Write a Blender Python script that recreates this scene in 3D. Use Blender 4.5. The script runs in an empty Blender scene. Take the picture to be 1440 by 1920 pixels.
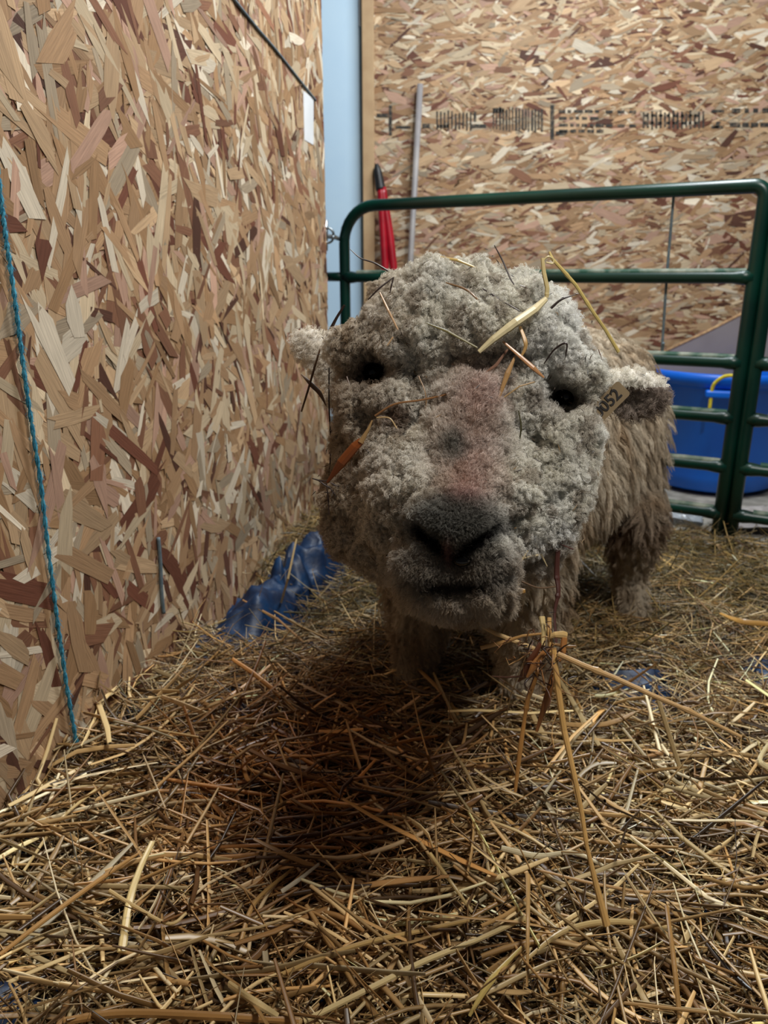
import bpy, math, random
import numpy as np
from mathutils import Vector, Matrix, kdtree

rng = np.random.default_rng(7)
random.seed(7)
C = bpy.context.scene.collection
SC = bpy.context.scene

# ---------------------------------------------------------------- camera
F_PX = 1400.0
PITCH = math.atan(440 / F_PX)
CAM_H = 0.75
CP, SP = math.cos(PITCH), math.sin(PITCH)
cam_data = bpy.data.cameras.new('camera')
cam = bpy.data.objects.new('camera', cam_data)
C.objects.link(cam)
cam.location = (0, 0, CAM_H)
cam.rotation_euler = (math.pi / 2 - PITCH, 0, 0)
cam_data.sensor_fit = 'VERTICAL'
cam_data.sensor_height = 36.0
cam_data.lens = F_PX / 1920 * 36.0
cam_data.clip_start = 0.02
cam_data.dof.use_dof = True
cam_data.dof.focus_distance = 0.80
cam_data.dof.aperture_fstop = 7.5
SC.camera = cam
SC.view_settings.view_transform = 'Standard'
SC.view_settings.look = 'None'
SC.view_settings.gamma = 1
SC.view_settings.exposure = 0.12

# ---------------------------------------------------------------- light
world = bpy.data.worlds.new('world')
SC.world = world
world.use_nodes = True
bg = world.node_tree.nodes['Background']
bg.inputs[0].default_value = (0.80, 0.88, 1.0, 1)
bg.inputs[1].default_value = 0.04

def area(name, loc, target, size, power, color):
    d = bpy.data.lights.new(name, 'AREA')
    d.shape = 'RECTANGLE'; d.size, d.size_y = size
    d.energy = power; d.color = color
    o = bpy.data.objects.new(name, d); C.objects.link(o)
    o.location = loc
    o.rotation_euler = (Vector(target) - Vector(loc)).to_track_quat('-Z', 'Y').to_euler()
    return o
area('ceiling_lamp_light', (0.80, 0.35, 2.4), (0.3, 1.0, 0.2), (0.40, 0.22), 34, (1.0, 0.96, 0.90))
area('ceiling_lamp_light', (0.75, 2.1, 2.65), (0.5, 2.3, 0.4), (1.2, 0.3), 62, (0.90, 0.96, 1.0))

# ---------------------------------------------------------------- helpers
RIGHT = np.array([1.0, 0, 0]); UP = np.array([0, SP, CP]); FWD = np.array([0, CP, -SP])
CAM = np.array([0, 0, CAM_H])

def at(px, py, t):
    """the place in the pen seen at a bearing, t metres away along the view axis"""
    return CAM + t * (FWD + (px - 720) / F_PX * RIGHT + (960 - py) / F_PX * UP)

def proj(p):
    q = p - CAM
    d = q @ FWD
    return 720 + F_PX * (q @ RIGHT) / d, 960 - F_PX * (q @ UP) / d, d

def srgb(r, g, b):
    f = lambda c: (c / 255 / 12.92) if c <= 10 else ((c / 255 + 0.055) / 1.055) ** 2.4
    return np.array([f(r), f(g), f(b)])

def empty(name, loc=(0, 0, 0)):
    o = bpy.data.objects.new(name, None); C.objects.link(o); o.location = loc
    o.empty_display_size = 0.05
    return o

def tag(o, label=None, cat=None, group=None, kind=None):
    if label: o['label'] = label
    if cat: o['category'] = cat
    if group: o['group'] = group
    if kind: o['kind'] = kind
    return o

def mesh(name, verts, faces, mat, parent=None, smooth=False, fcol=None, uv=None):
    """faces: list of index lists or an (n,k) array; fcol (n,3) per face; uv per loop"""
    me = bpy.data.meshes.new(name)
    verts = np.asarray(verts, dtype=np.float32)
    if isinstance(faces, np.ndarray):
        n, k = faces.shape
        me.vertices.add(len(verts)); me.vertices.foreach_set('co', verts.ravel())
        me.loops.add(n * k); me.loops.foreach_set('vertex_index', faces.astype(np.int32).ravel())
        me.polygons.add(n); me.polygons.foreach_set('loop_start', (np.arange(n) * k).astype(np.int32))
        me.update(calc_edges=True)
    else:
        me.from_pydata([tuple(map(float, v)) for v in verts], [], [tuple(map(int, f)) for f in faces])
    if fcol is not None:
        a = me.attributes.new('tint', 'FLOAT_COLOR', 'FACE')
        c = np.ones((len(me.polygons), 4), dtype=np.float32); c[:, :3] = fcol
        a.data.foreach_set('color', c.ravel())
    if uv is not None:
        u = me.uv_layers.new(name='UVMap')
        u.data.foreach_set('uv', np.asarray(uv, dtype=np.float32).ravel())
    if smooth:
        me.polygons.foreach_set('use_smooth', np.ones(len(me.polygons), dtype=bool))
    if mat: me.materials.append(mat)
    me.validate(); me.update()
    o = bpy.data.objects.new(name, me); C.objects.link(o)
    if parent: 
        o.parent = parent
        o.matrix_parent_inverse = Matrix.Translation(-Vector(parent.location))
    return o

def vnoise(p, scale=1.0, seed=0):
    """smooth value noise in 0..1 at points (n,3)"""
    p = np.asarray(p, dtype=np.float64) * scale + 1000.0 + seed * 17.31
    i = np.floor(p).astype(np.int64); f = p - i
    f = f * f * (3 - 2 * f)
    def h(dx, dy, dz):
        n = (i[:, 0] + dx) * 374761393 + (i[:, 1] + dy) * 668265263 + (i[:, 2] + dz) * 2147483647 + seed * 9176
        n = (n ^ (n >> 13)) * 1274126177
        n &= 0xffffffff
        return ((n ^ (n >> 16)) & 0xffff) / 65535.0
    r = 0
    for dx in (0, 1):
        wx = f[:, 0] if dx else 1 - f[:, 0]
        for dy in (0, 1):
            wy = f[:, 1] if dy else 1 - f[:, 1]
            for dz in (0, 1):
                wz = f[:, 2] if dz else 1 - f[:, 2]
                r = r + wx * wy * wz * h(dx, dy, dz)
    return r

def norm(v):
    return v / np.maximum(np.linalg.norm(v, axis=-1, keepdims=True), 1e-9)

def tubes(cl, rad, sides=6, flat=None, ref=None, caps=True):
    """cl (n,k,3) centre lines, rad (n,k) -> verts, quads(int array), quad stalk index"""
    n, k, _ = cl.shape
    t = np.empty_like(cl)
    t[:, 1:-1] = cl[:, 2:] - cl[:, :-2]; t[:, 0] = cl[:, 1] - cl[:, 0]; t[:, -1] = cl[:, -1] - cl[:, -2]
    t = norm(t)
    if ref is None:
        ref = norm(rng.normal(size=(n, 1, 3)))
    a = norm(np.cross(t, np.broadcast_to(ref, t.shape))); b = np.cross(t, a)
    ang = np.arange(sides) / sides * 2 * math.pi
    fl = 1.0 if flat is None else flat[:, None, None, None]
    ring = np.cos(ang)[None, None, :, None] * a[:, :, None] + fl * np.sin(ang)[None, None, :, None] * b[:, :, None]
    v = cl[:, :, None] + ring * rad[:, :, None, None]
    v = v.reshape(-1, 3)
    base = (np.arange(n) * k * sides)[:, None, None]
    kk = (np.arange(k - 1) * sides)[None, :, None]
    s = np.arange(sides)[None, None, :]; s2 = (s + 1) % sides
    q = np.stack([base + kk + s, base + kk + s2, base + kk + sides + s2, base + kk + sides + s], -1).reshape(-1, 4)
    idx = np.repeat(np.arange(n), (k - 1) * sides)
    return v, q, idx

def smooth_path(pts, n=24):
    """Catmull-Rom through pts"""
    P = np.array(pts, dtype=float)
    if len(P) == 2:
        s = np.linspace(0, 1, n)[:, None]
        return P[0] * (1 - s) + P[1] * s
    P = np.vstack([2 * P[0] - P[1], P, 2 * P[-1] - P[-2]])
    out = []
    m = len(P) - 3
    for u in np.linspace(0, m, n):
        i = min(int(u), m - 1); f = u - i
        p0, p1, p2, p3 = P[i:i + 4]
        out.append(0.5 * ((2 * p1) + (-p0 + p2) * f + (2 * p0 - 5 * p1 + 4 * p2 - p3) * f * f + (-p0 + 3 * p1 - 3 * p2 + p3) * f ** 3))
    return np.array(out)

def tube_obj(name, pts, r, mat, parent=None, sides=14, n=None, smooth=True, path=True, cap=True):
    p = smooth_path(pts, n or 8 * len(pts)) if path else np.array(pts, float)
    rr = np.interp(np.linspace(0, 1, len(p)), np.linspace(0, 1, len(np.atleast_1d(r))), np.atleast_1d(r)) if np.ndim(r) else np.full(len(p), r)
    tt = norm(p[-1] - p[0]); ref = np.array([0.31, 0.17, 0.93])
    if abs(tt @ norm(ref)) > 0.9: ref = np.array([0.9, 0.4, 0.1])
    v, q, _ = tubes(p[None], rr[None], sides, ref=norm(ref)[None, None])
    fs = [list(f) for f in q]
    if cap:
        fs.append(list(range(sides))[::-1]); fs.append([len(v) - sides + i for i in range(sides)])
    return mesh(name, v, fs, mat, parent, smooth)

def box_obj(name, lo, hi, mat, parent=None, bev=0.0, rot=None, loc=None):
    lo = np.array(lo, float); hi = np.array(hi, float)
    v = np.array([[x, y, z] for x in (lo[0], hi[0]) for y in (lo[1], hi[1]) for z in (lo[2], hi[2])])
    if rot is not None:
        v = v @ np.array(rot).T
    if loc is not None:
        v = v + np.array(loc)
    f = [(0, 1, 3, 2), (4, 6, 7, 5), (0, 4, 5, 1), (2, 3, 7, 6), (0, 2, 6, 4), (1, 5, 7, 3)]
    o = mesh(name, v, f, mat, parent)
    if bev:
        m = o.modifiers.new('bevel', 'BEVEL'); m.width = bev; m.segments = 3
    return o

# ---------------------------------------------------------------- materials
def new_mat(name, col=(0.5, 0.5, 0.5), rough=0.6, metal=0.0, spec=0.5):
    m = bpy.data.materials.new(name); m.use_nodes = True
    b = m.node_tree.nodes['Principled BSDF']
    b.inputs['Base Color'].default_value = (*col, 1)
    b.inputs['Roughness'].default_value = rough
    b.inputs['Metallic'].default_value = metal
    b.inputs['Specular IOR Level'].default_value = spec
    return m

def nd(m, kind, **kw):
    n = m.node_tree.nodes.new(kind)
    for k, v in kw.items():
        if k in n.inputs: n.inputs[k].default_value = v
        else: setattr(n, k, v)
    return n

def lk(m, a, b): m.node_tree.links.new(a, b)

def mottled(name, col, col2, scale=12, rough=0.6, metal=0.0, bump=0.0, lo=0.4, hi=0.65, spec=0.5, detail=6):
    m = new_mat(name, col, rough, metal, spec)
    b = m.node_tree.nodes['Principled BSDF']
    g = nd(m, 'ShaderNodeNewGeometry')
    n = nd(m, 'ShaderNodeTexNoise'); n.inputs['Scale'].default_value = scale; n.inputs['Detail'].default_value = detail
    lk(m, g.outputs['Position'], n.inputs['Vector'])
    r = nd(m, 'ShaderNodeValToRGB')
    r.color_ramp.elements[0].position = lo; r.color_ramp.elements[0].color = (*col, 1)
    r.color_ramp.elements[1].position = hi; r.color_ramp.elements[1].color = (*col2, 1)
    lk(m, n.outputs['Fac'], r.inputs['Fac']); lk(m, r.outputs['Color'], b.inputs['Base Color'])
    if bump:
        bu = nd(m, 'ShaderNodeBump'); bu.inputs['Strength'].default_value = bump; bu.inputs['Distance'].default_value = 0.01
        lk(m, n.outputs['Fac'], bu.inputs['Height']); lk(m, bu.outputs['Normal'], b.inputs['Normal'])
    return m

def tint_mat(name, rough=0.6, spec=0.3, grain=None, trans=0.0):
    """colour comes from the 'tint' attribute; grain = noise stretched along the piece's own length"""
    m = new_mat(name, rough=rough, spec=spec)
    b = m.node_tree.nodes['Principled BSDF']
    a = nd(m, 'ShaderNodeAttribute'); a.attribute_name = 'tint'
    out = a.outputs['Color']
    if grain:
        uv = nd(m, 'ShaderNodeUVMap')
        mp = nd(m, 'ShaderNodeMapping'); mp.inputs['Scale'].default_value = grain
        lk(m, uv.outputs[0], mp.inputs['Vector'])
        n = nd(m, 'ShaderNodeTexNoise'); n.inputs['Scale'].default_value = 1.0; n.inputs['Detail'].default_value = 5
        lk(m, mp.outputs[0], n.inputs['Vector'])
        r = nd(m, 'ShaderNodeMapRange'); r.inputs['From Min'].default_value = 0.3; r.inputs['From Max'].default_value = 0.7
        r.inputs['To Min'].default_value = 0.78; r.inputs['To Max'].default_value = 1.16
        lk(m, n.outputs['Fac'], r.inputs['Value'])
        mx = nd(m, 'ShaderNodeVectorMath'); mx.operation = 'SCALE'
        lk(m, a.outputs['Color'], mx.inputs[0]); lk(m, r.outputs[0], mx.inputs['Scale'])
        out = mx.outputs[0]
        bu = nd(m, 'ShaderNodeBump'); bu.inputs['Strength'].default_value = 0.25; bu.inputs['Distance'].default_value = 0.002
        lk(m, n.outputs['Fac'], bu.inputs['Height']); lk(m, bu.outputs['Normal'], b.inputs['Normal'])
    lk(m, out, b.inputs['Base Color'])
    return m

M_OSB = tint_mat('osb_flakes', rough=0.62, spec=0.25, grain=(18, 420, 1))
M_OSB_EDGE = mottled('osb_edge', srgb(150, 115, 80), srgb(185, 150, 108), scale=60, rough=0.8)
M_STRAW = tint_mat('straw', rough=0.36, spec=0.65)
M_TIMBER = mottled('timber', srgb(176, 142, 104), srgb(196, 165, 125), scale=9, rough=0.7)
M_GREEN = mottled('green_paint', srgb(0, 38, 30), srgb(2, 54, 42), scale=5, rough=0.33, bump=0.05)
M_DUST = mottled('dusty_green', srgb(14, 70, 50), srgb(140, 146, 130), scale=22, rough=0.6)
M_DOOR = mottled('white_door_metal', srgb(186, 214, 236), srgb(196, 222, 240), scale=3, rough=0.4)
M_STEEL = mottled('zinc_steel', srgb(120, 128, 132), srgb(165, 170, 172), scale=30, rough=0.35, metal=0.8)
M_CONC = mottled('concrete', srgb(120, 116, 108), srgb(165, 160, 150), scale=14, rough=0.85, bump=0.1)
M_DIRT = mottled('bedding_dust', srgb(22, 16, 10), srgb(40, 29, 18), scale=30, rough=0.95)
M_BLUE = mottled('blue_plastic', srgb(0, 96, 208), srgb(0, 108, 222), scale=4, rough=0.42)
M_TARP = mottled('blue_tarp', srgb(0, 26, 56), srgb(0, 46, 84), scale=22, rough=0.5, bump=0.3)
M_YELLOW = mottled('yellow_rope', srgb(200, 180, 30), srgb(225, 205, 60), scale=90, rough=0.7)
M_BLACK = mottled('black_rubber', srgb(18, 18, 20), srgb(34, 34, 36), scale=30, rough=0.5)
M_RED = mottled('red_paint', srgb(150, 12, 30), srgb(178, 22, 40), scale=10, rough=0.35)
M_POLE = mottled('grey_pole', srgb(140, 135, 135), srgb(160, 154, 150), scale=12, rough=0.5)
M_GREYB = mottled('grey_board', srgb(128, 118, 116), srgb(142, 132, 128), scale=4, rough=0.6)
M_TWINE = mottled('blue_twine', srgb(30, 116, 146), srgb(80, 165, 190), scale=160, rough=0.8)
M_CORD = mottled('grey_cord', srgb(88, 106, 116), srgb(112, 126, 132), scale=60, rough=0.6)
M_INK = mottled('stamp_ink', srgb(44, 42, 38), srgb(112, 96, 78), scale=95, rough=0.8, lo=0.48, hi=0.68)
M_CARD = mottled('white_card', srgb(215, 218, 220), srgb(228, 230, 232), scale=8, rough=0.6)
M_TAG = mottled('tan_tag', srgb(132, 112, 82), srgb(150, 130, 96), scale=20, rough=0.5)
M_TAGINK = new_mat('tag_ink', srgb(28, 22, 18), 0.7)
M_EYE = new_mat('eye', srgb(8, 6, 5), 0.12)
M_DARKSTEM = mottled('dark_stem', srgb(46, 26, 20), srgb(78, 46, 34), scale=70, rough=0.7)

def plastic_film():
    m = new_mat('clear_film', srgb(205, 212, 218), 0.12)
    b = m.node_tree.nodes['Principled BSDF']
    b.inputs['Transmission Weight'].default_value = 0.5
    b.inputs['IOR'].default_value = 1.3
    return m
M_FILM = plastic_film()

# ---------------------------------------------------------------- setting: chipboard walls
PALETTE = [(srgb(216, 196, 166), 15), (srgb(198, 168, 134), 24), (srgb(182, 148, 114), 22), (srgb(166, 132, 98), 14),
           (srgb(140, 100, 78), 9), (srgb(120, 76, 60), 5), (srgb(98, 66, 54), 3), (srgb(230, 218, 198), 9), (srgb(192, 156, 136), 12), (srgb(176, 160, 138), 8)]

def flakes(origin, sdir, zdir, nrm, L, H, n, ang_mu, ang_sd, lscale, mul, mul_fn=None, thick=0.004):
    """irregular wood strands pressed over a board face, each a polygon with its own grain and colour"""
    K = 8
    ln = np.exp(rng.normal(math.log(0.068), 0.45, n)) * lscale; ln = np.clip(ln, 0.014, 0.17)
    wd = np.exp(rng.normal(math.log(0.0165), 0.50, n)) * lscale; wd = np.clip(wd, 0.003, 0.042); wd = np.minimum(wd, ln * 0.6)
    cs = rng.uniform(0, L, n); cz = rng.uniform(0, H, n)
    ang = rng.normal(ang_mu, ang_sd, n)
    # outline in local coordinates: slanted jagged ends, nearly straight sides
    sk = rng.normal(0, 0.8, (n, 2))
    j = lambda s: rng.normal(0, s, n)
    h = ln / 2; w = wd / 2
    ux = np.stack([-h + sk[:, 0] * w, -h * 0.3, h * 0.35, h + sk[:, 1] * w, h + j(1) * w, h - sk[:, 1] * w + j(.5) * w, j(.3) * h, -h - sk[:, 0] * w], 1)
    uy = np.stack([-w * (.5 + .5 * rng.random(n)), -w * (.8 + .3 * rng.random(n)), -w * (.8 + .3 * rng.random(n)), -w * (.3 + .6 * rng.random(n)),
                   j(.25) * w, w * (.4 + .6 * rng.random(n)), w * (.8 + .3 * rng.random(n)), w * (.4 + .6 * rng.random(n))], 1)
    ca, sa = np.cos(ang)[:, None], np.sin(ang)[:, None]
    S = np.clip(cs[:, None] + ux * ca - uy * sa, 0, L); Z = np.clip(cz[:, None] + ux * sa + uy * ca, 0, H)
    off = np.sort(rng.uniform(0.0002, thick, n))
    tilt = rng.normal(0, 0.004, (n, 1)) * ux + rng.normal(0, 0.008, (n, 1)) * uy
    D = off[:, None] + tilt
    D = np.maximum(D, 0.0001)
    v = origin + S[..., None] * sdir + Z[..., None] * zdir + D[..., None] * nrm
    w_ = np.array([p[1] for p in PALETTE], float); w_ /= w_.sum()
    ci = rng.choice(len(PALETTE), n, p=w_)
    col = np.array([p[0] for p in PALETTE])[ci] * np.exp(rng.normal(0, 0.13, (n, 1))) * mul * np.array([1.03, .99, .93])
    if mul_fn is not None:
        col = col * mul_fn(cs, cz)[:, None]
    uv = np.stack([ux + rng.uniform(0, 50, (n, 1)), uy + rng.uniform(0, 50, (n, 1))], -1).reshape(-1, 2)
    f = np.arange(n * K).reshape(n, K)
    return v.reshape(-1, 3), f, np.clip(col, 0, 1), uv

def osb_wall(name, origin, sdir, nrm, L, H, n, ang_mu, ang_sd, lscale, mul=1.0, mul_fn=None, depth=0.012):
    origin = np.array(origin, float); sdir = np.array(sdir, float); nrm = np.array(nrm, float); zdir = np.array([0, 0, 1.0])
    v, f, col, uv = flakes(origin, sdir, zdir, nrm, L, H, n, ang_mu, ang_sd, lscale, mul, mul_fn)
    # core board behind the strands (8-gons too, so the whole board stays one array of faces)
    def face(a, b, c, d):
        pts = [a, (a + b) / 2, b, (b + c) / 2, c, (c + d) / 2, d, (d + a) / 2]
        return np.array(pts)
    o = origin; s = sdir * L; z = zdir * H; b = -nrm * depth
    extra = [face(o, o + s, o + s + z, o + z), face(o + b, o + z + b, o + s + z + b, o + s + b), face(o, o + z, o + z + b, o + b),
             face(o + s, o + s + b, o + s + z + b, o + s + z), face(o + z, o + s + z, o + s + z + b, o + z + b), face(o, o + b, o + s + b, o + s)]
    ev = np.concatenate(extra); k = len(v)
    ef = np.arange(48).reshape(6, 8) + k
    ec = np.tile(srgb(170, 130, 92) * mul, (6, 1))
    v = np.vstack([v, ev]); f = np.vstack([f, ef]); col = np.vstack([col, ec]); uv = np.vstack([uv, ev[:, :2] * 0.3])
    ob = mesh(name, v, f, M_OSB, fcol=col, uv=uv)
    tag(ob, kind='structure')
    return ob

# left partition: from beside the camera to 2.45 m, turned a little to the right
WA = np.array([-0.497, 0.941]); WB = np.array([-0.193, 2.385])
wdir2 = (WB - WA) / np.linalg.norm(WB - WA)
W_S = np.array([wdir2[0], wdir2[1], 0]); W_N = np.array([wdir2[1], -wdir2[0], 0])
W_O = np.array([WA[0], WA[1], 0]) - W_S * 0.95
W_O[2] = -0.06
W_L = 0.95 + np.linalg.norm(WB - WA) + 0.06

def on_left_wall(px, py, off=0.0):
    d = at(px, py, 1.0) - CAM
    o = W_O + W_N * off
    t = ((o - CAM) @ W_N) / (d @ W_N)
    return CAM + d * t

smc = on_left_wall(540, 905)
s_c = (smc - W_O) @ W_S; z_c = smc[2] - W_O[2]
def left_stain(s, z):
    q = ((s - s_c) / 0.42) ** 2 + ((z - z_c) / 0.085) ** 2
    nz = vnoise(np.stack([s, z, z * 0], 1), 22, 3)
    return 1 - 0.62 * np.exp(-q) * np.clip(nz * 1.8, 0, 1)
osb_wall('wall_left', W_O, W_S, W_N, W_L, 2.3, 20000, 1.80, 1.0, 1.48, 0.77, left_stain)

BY = 3.42
bw = osb_wall('wall_back', (-0.04, BY, -0.04), (1, 0, 0), (0, -1, 0), 2.95, 2.5, 30000, 0.12, 0.40, 0.9, 0.79)

def on_back_wall(px, py, off=0.0):
    d = at(px, py, 1.0) - CAM
    return CAM + d * ((BY - off) / d[1])

# faded black grading stamp along the back wall board
def stamp():
    vs, fs = [], []
    def stroke(x0, y0, x1, y1, sl=0):
        a = [on_back_wall(x, y, 0.0048) for x, y in ((x0, y1), (x1, y1), (x1 + sl, y0), (x0 + sl, y0))]
        b = [p + np.array([0, 0.0006, 0]) for p in a]
        k = len(vs); vs.extend(a + b)
        fs.extend([(k, k + 1, k + 2, k + 3), (k + 4, k + 7, k + 6, k + 5), (k, k + 4, k + 5, k + 1), (k + 1, k + 5, k + 6, k + 2), (k + 2, k + 6, k + 7, k + 3), (k + 3, k + 7, k + 4, k)])
    R = random.Random(3)
    stroke(729, 198, 735, 254); stroke(706, 213, 728, 220); stroke(742, 236, 770, 241)
    stroke(792, 232, 806, 240)
    for x in range(818, 884, 7):
        stroke(x, 207 + R.random() * 6, x + 3.2, 240 + R.random() * 5)
    stroke(820, 234, 842, 240); stroke(884, 233, 912, 240); stroke(888, 210, 893, 228)
    for x in range(924, 1018, 6):
        stroke(x, 200 + R.random() * 6, x + R.choice([2.5, 3.5, 4]), 240 + R.random() * 8)
    stroke(924, 203, 945, 211)
    stroke(1032, 197, 1039, 262); stroke(1042, 246, 1062, 252)
    for yy in (206, 219, 232, 243):
        x = 1048
        while x < 1122:
            w = R.uniform(6, 17); stroke(x, yy, x + w, yy + 5.5); x += w + R.uniform(3, 6)
    for yy in (207, 233):
        for x in (1136, 1158, 1180):
            stroke(x, yy, x + 13, yy + 5)
    for x in range(1205, 1322, 8):
        stroke(x, 206 + R.random() * 8, x + 3.6, 238 + R.random() * 5)
    for yy in (214, 228):
        x = 1208
        while x < 1315:
            w = R.uniform(5, 12); stroke(x, yy, x + w, yy + 5); x += w + R.uniform(4, 8)
    stroke(1334, 206, 1358, 211); stroke(1338, 228, 1346, 240, 6); stroke(1334, 236, 1356, 241)
    x = 1368
    while x < 1500:
        w = R.uniform(10, 22); stroke(x, 230, x + w, 238); stroke(x + 4, 203, x + w, 211); x += w + 4
    return mesh('printed_stamp', vs, fs, M_INK, bw)
tag(stamp(), 'faded black grading stamp printed across the board')

# timber post at the end of the back wall, white metal door left of it
def xb(px, Y): # X of a bearing at height of the eye, depth Y
    return (px - 720) / F_PX * (Y * CP)
tr = box_obj('trim_1', (-0.088, BY - 0.045, -0.04), (-0.040, BY + 0.02, 2.5), M_TIMBER, bev=0.003); tag(tr, kind='structure')
door = box_obj('door_1', (-0.95, BY + 0.0, -0.04), (-0.090, BY + 0.04, 2.5), M_DOOR); tag(door, kind='structure')
hz = on_back_wall(683, 22, 0.01)
box_obj('door_hinge', (hz[0] - 0.022, BY - 0.012, hz[2] - 0.05), (hz[0] + 0.004, BY - 0.0005, hz[2] + 0.16), M_CARD, door, bev=0.002)
box_obj('kick_plate', (-0.95, BY - 0.004, -0.03), (-0.090, BY - 0.0005, 0.14), M_STEEL, door)

# floor: concrete, with the dark trodden bed inside the pen
fl = mesh('floor', [(-2, -1, -0.045), (4, -1, -0.045), (4, 4.2, -0.045), (-2, 4.2, -0.045)], [(0, 1, 2, 3)], M_CONC); tag(fl, kind='structure')

# ---------------------------------------------------------------- bedding height
def bed(x, y):
    """height of the straw surface"""
    x = np.asarray(x, float); y = np.asarray(y, float)
    d = (x - (W_O[0] + (y - W_O[1]) * wdir2[0] / wdir2[1])) * wdir2[1]
    p = np.stack([x, y, x * 0], -1).reshape(-1, 3)
    n = (vnoise(p, 5, 11) - 0.5).reshape(x.shape) * 0.045 + (vnoise(p, 13, 12) - 0.5).reshape(x.shape) * 0.040 + 0.006
    near = np.clip((1.0 - y) / 0.5, 0, 1)
    return n + 0.045 * np.exp(-np.clip(d, 0, 9) / 0.13) + 0.015 * near

# bare trodden ground under the straw
gx, gy = np.meshgrid(np.linspace(-0.85, 2.2, 90), np.linspace(0.1, 2.9, 90), indexing='ij')
# only inside the pen: keep in front of the rail panel
PA = np.array([-0.135, 2.70]); PB = np.array([0.985, 2.085]); pdir = (PB - PA) / np.linalg.norm(PB - PA)
def behind_panel(x, y):
    nx, ny = -pdir[1], pdir[0]
    return (x - PA[0]) * nx + (y - PA[1]) * ny   # >0 beyond the panel
gz = np.maximum(bed(gx, gy) - 0.060, -0.042)
dpan = behind_panel(gx, gy)
gz = np.where(dpan > 0.0, -0.052 - 0.05 * np.clip(dpan, 0, 1), gz)
gx = np.maximum(gx, W_O[0] + (gy - W_O[1]) * wdir2[0] / wdir2[1] + 0.003)
V = np.stack([gx, gy, gz], -1).reshape(-1, 3)
ii = np.arange(89 * 90).reshape(89, 90)[:, :89]
Q = np.stack([ii, ii + 90, ii + 91, ii + 1], -1).reshape(-1, 4)
gr = mesh('trodden_litter', V, Q, M_DIRT, smooth=True)
tag(gr, 'dark trodden litter layer lying under the loose straw', 'litter', kind='stuff')

# ---------------------------------------------------------------- green rail panels
def rail_at(px, py):
    """point of the panel plane seen at a bearing"""
    d = at(px, py, 1.0) - CAM
    nrm = np.array([-pdir[1], pdir[0], 0])
    t = ((np.array([PA[0], PA[1], 0]) - CAM) @ nrm) / (d @ nrm)
    return CAM + d * t
pd3 = np.array([pdir[0], pdir[1], 0])
RZ = [float(rail_at(1310, y)[2]) for y in (354, 520, 677, 779, 870, 957)]
P0 = np.array([PA[0], PA[1], 0]); P1 = np.array([PB[0], PB[1], 0])
def panel(label, p0, p1, rc0, rc1, zs, r=0.0165):
    t = empty('livestock_panel', tuple((p0 + p1) / 2))
    tag(t, label, 'fence panel', 'green rail panels of the pen')
    d = (p1 - p0) / np.linalg.norm(p1 - p0); Ht = zs[0]; zz = np.array([0, 0, 1.0])
    def arc(c, a0, a1, rc, side):
        return [c + rc * (side * math.cos(a) * d + math.sin(a) * zz) for a in np.linspace(a0, a1, 9)]
    pts = [p0 + zz * -0.05, p0 + zz * 0.3, p0 + zz * (Ht - rc0 - 0.05)]
    pts += arc(p0 + d * rc0 + zz * (Ht - rc0), 0, math.pi / 2, rc0, -1)
    pts += [p0 + d * (rc0 + 0.05) + zz * Ht, p1 - d * (rc1 + 0.05) + zz * Ht]
    pts += arc(p1 - d * rc1 + zz * (Ht - rc1), math.pi / 2, 0, rc1, 1)
    pts += [p1 + zz * (Ht - rc1 - 0.05), p1 + zz * 0.3, p1 + zz * -0.05]
    tube_obj('frame', pts, r * 1.12, M_GREEN, t, path=False, sides=18)
    for z in zs[1:]:
        a = p0 + zz * z; b = p1 + zz * z
        L = np.linalg.norm(b - a)
        # rails with slightly flattened weld collars at both ends
        tube_obj('rail', [a, a + d * 0.03, a + d * 0.05, b - d * 0.05, b - d * 0.03, b], [r * 1.25, r * 1.2, r, r, r * 1.2, r * 1.25], M_GREEN, t, path=False, sides=16)
        ps = [a + d * s + zz * r * 0.80 for s in np.linspace(0.05, L - 0.02, 14)]
        v, q, _ = tubes(np.array(ps)[None], np.full((1, 14), r * 0.62), 8, ref=np.array([[[0, 0, 1.0]]]))
        v = v.copy(); 
        fs = [list(f) for f in q]
        mesh('dust_layer', v * 1.0, fs, M_DUST, t, smooth=True)
    return t
pa = panel('green tubular livestock panel behind the sheep, rounded left top corner', P0, P1, 0.115, 0.03, RZ)
# pin stub and steel latch rod to the end of the left wall
s0 = P0 + np.array([0, 0, 0.752])
tube_obj('pin_stub', [s0 - pd3 * 0.075, s0], 0.0155, M_GREEN, pa, path=False)
nP = P1 + pd3 * 0.0350
pb = panel('green tubular livestock panel cut by the frame edge, right of the joint', nP, nP + pd3 * 1.1, 0.03, 0.03, RZ)
for z in (0.60, 0.20):
    tube_obj('coupling_pin', [P1 + np.array([0.022, -0.02, z - 0.02]), P1 + np.array([0.022, -0.02, z + 0.07])], 0.005, M_STEEL, pa, path=False)

la = P0 + np.array([0, 0, 0.875])
lt = empty('gate_latch', tuple(la - pd3 * 0.08)); tag(lt, 'zinc latch rod with cross bar between chipboard wall end and green panel', 'latch')
e0 = np.array([-0.187, 2.47, 0.875])
tube_obj('rod', [la - np.array([0.02, 0, 0]), (la + e0) / 2, e0 + np.array([-0.012, 0.02, 0.0])], 0.007, M_STEEL, lt, path=False)
tube_obj('cross_bar', [e0 + np.array([0.003, 0.02, -0.045]), e0 + np.array([0.006, 0.02, 0.045])], 0.007, M_STEEL, lt, path=False)
tube_obj('ring', [e0 + np.array([0.012 + 0.018 * math.cos(a), 0.015, 0.022 * math.sin(a)]) for a in np.linspace(0, 2 * math.pi, 15)], 0.004, M_STEEL, lt, path=False, sides=8)

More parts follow.
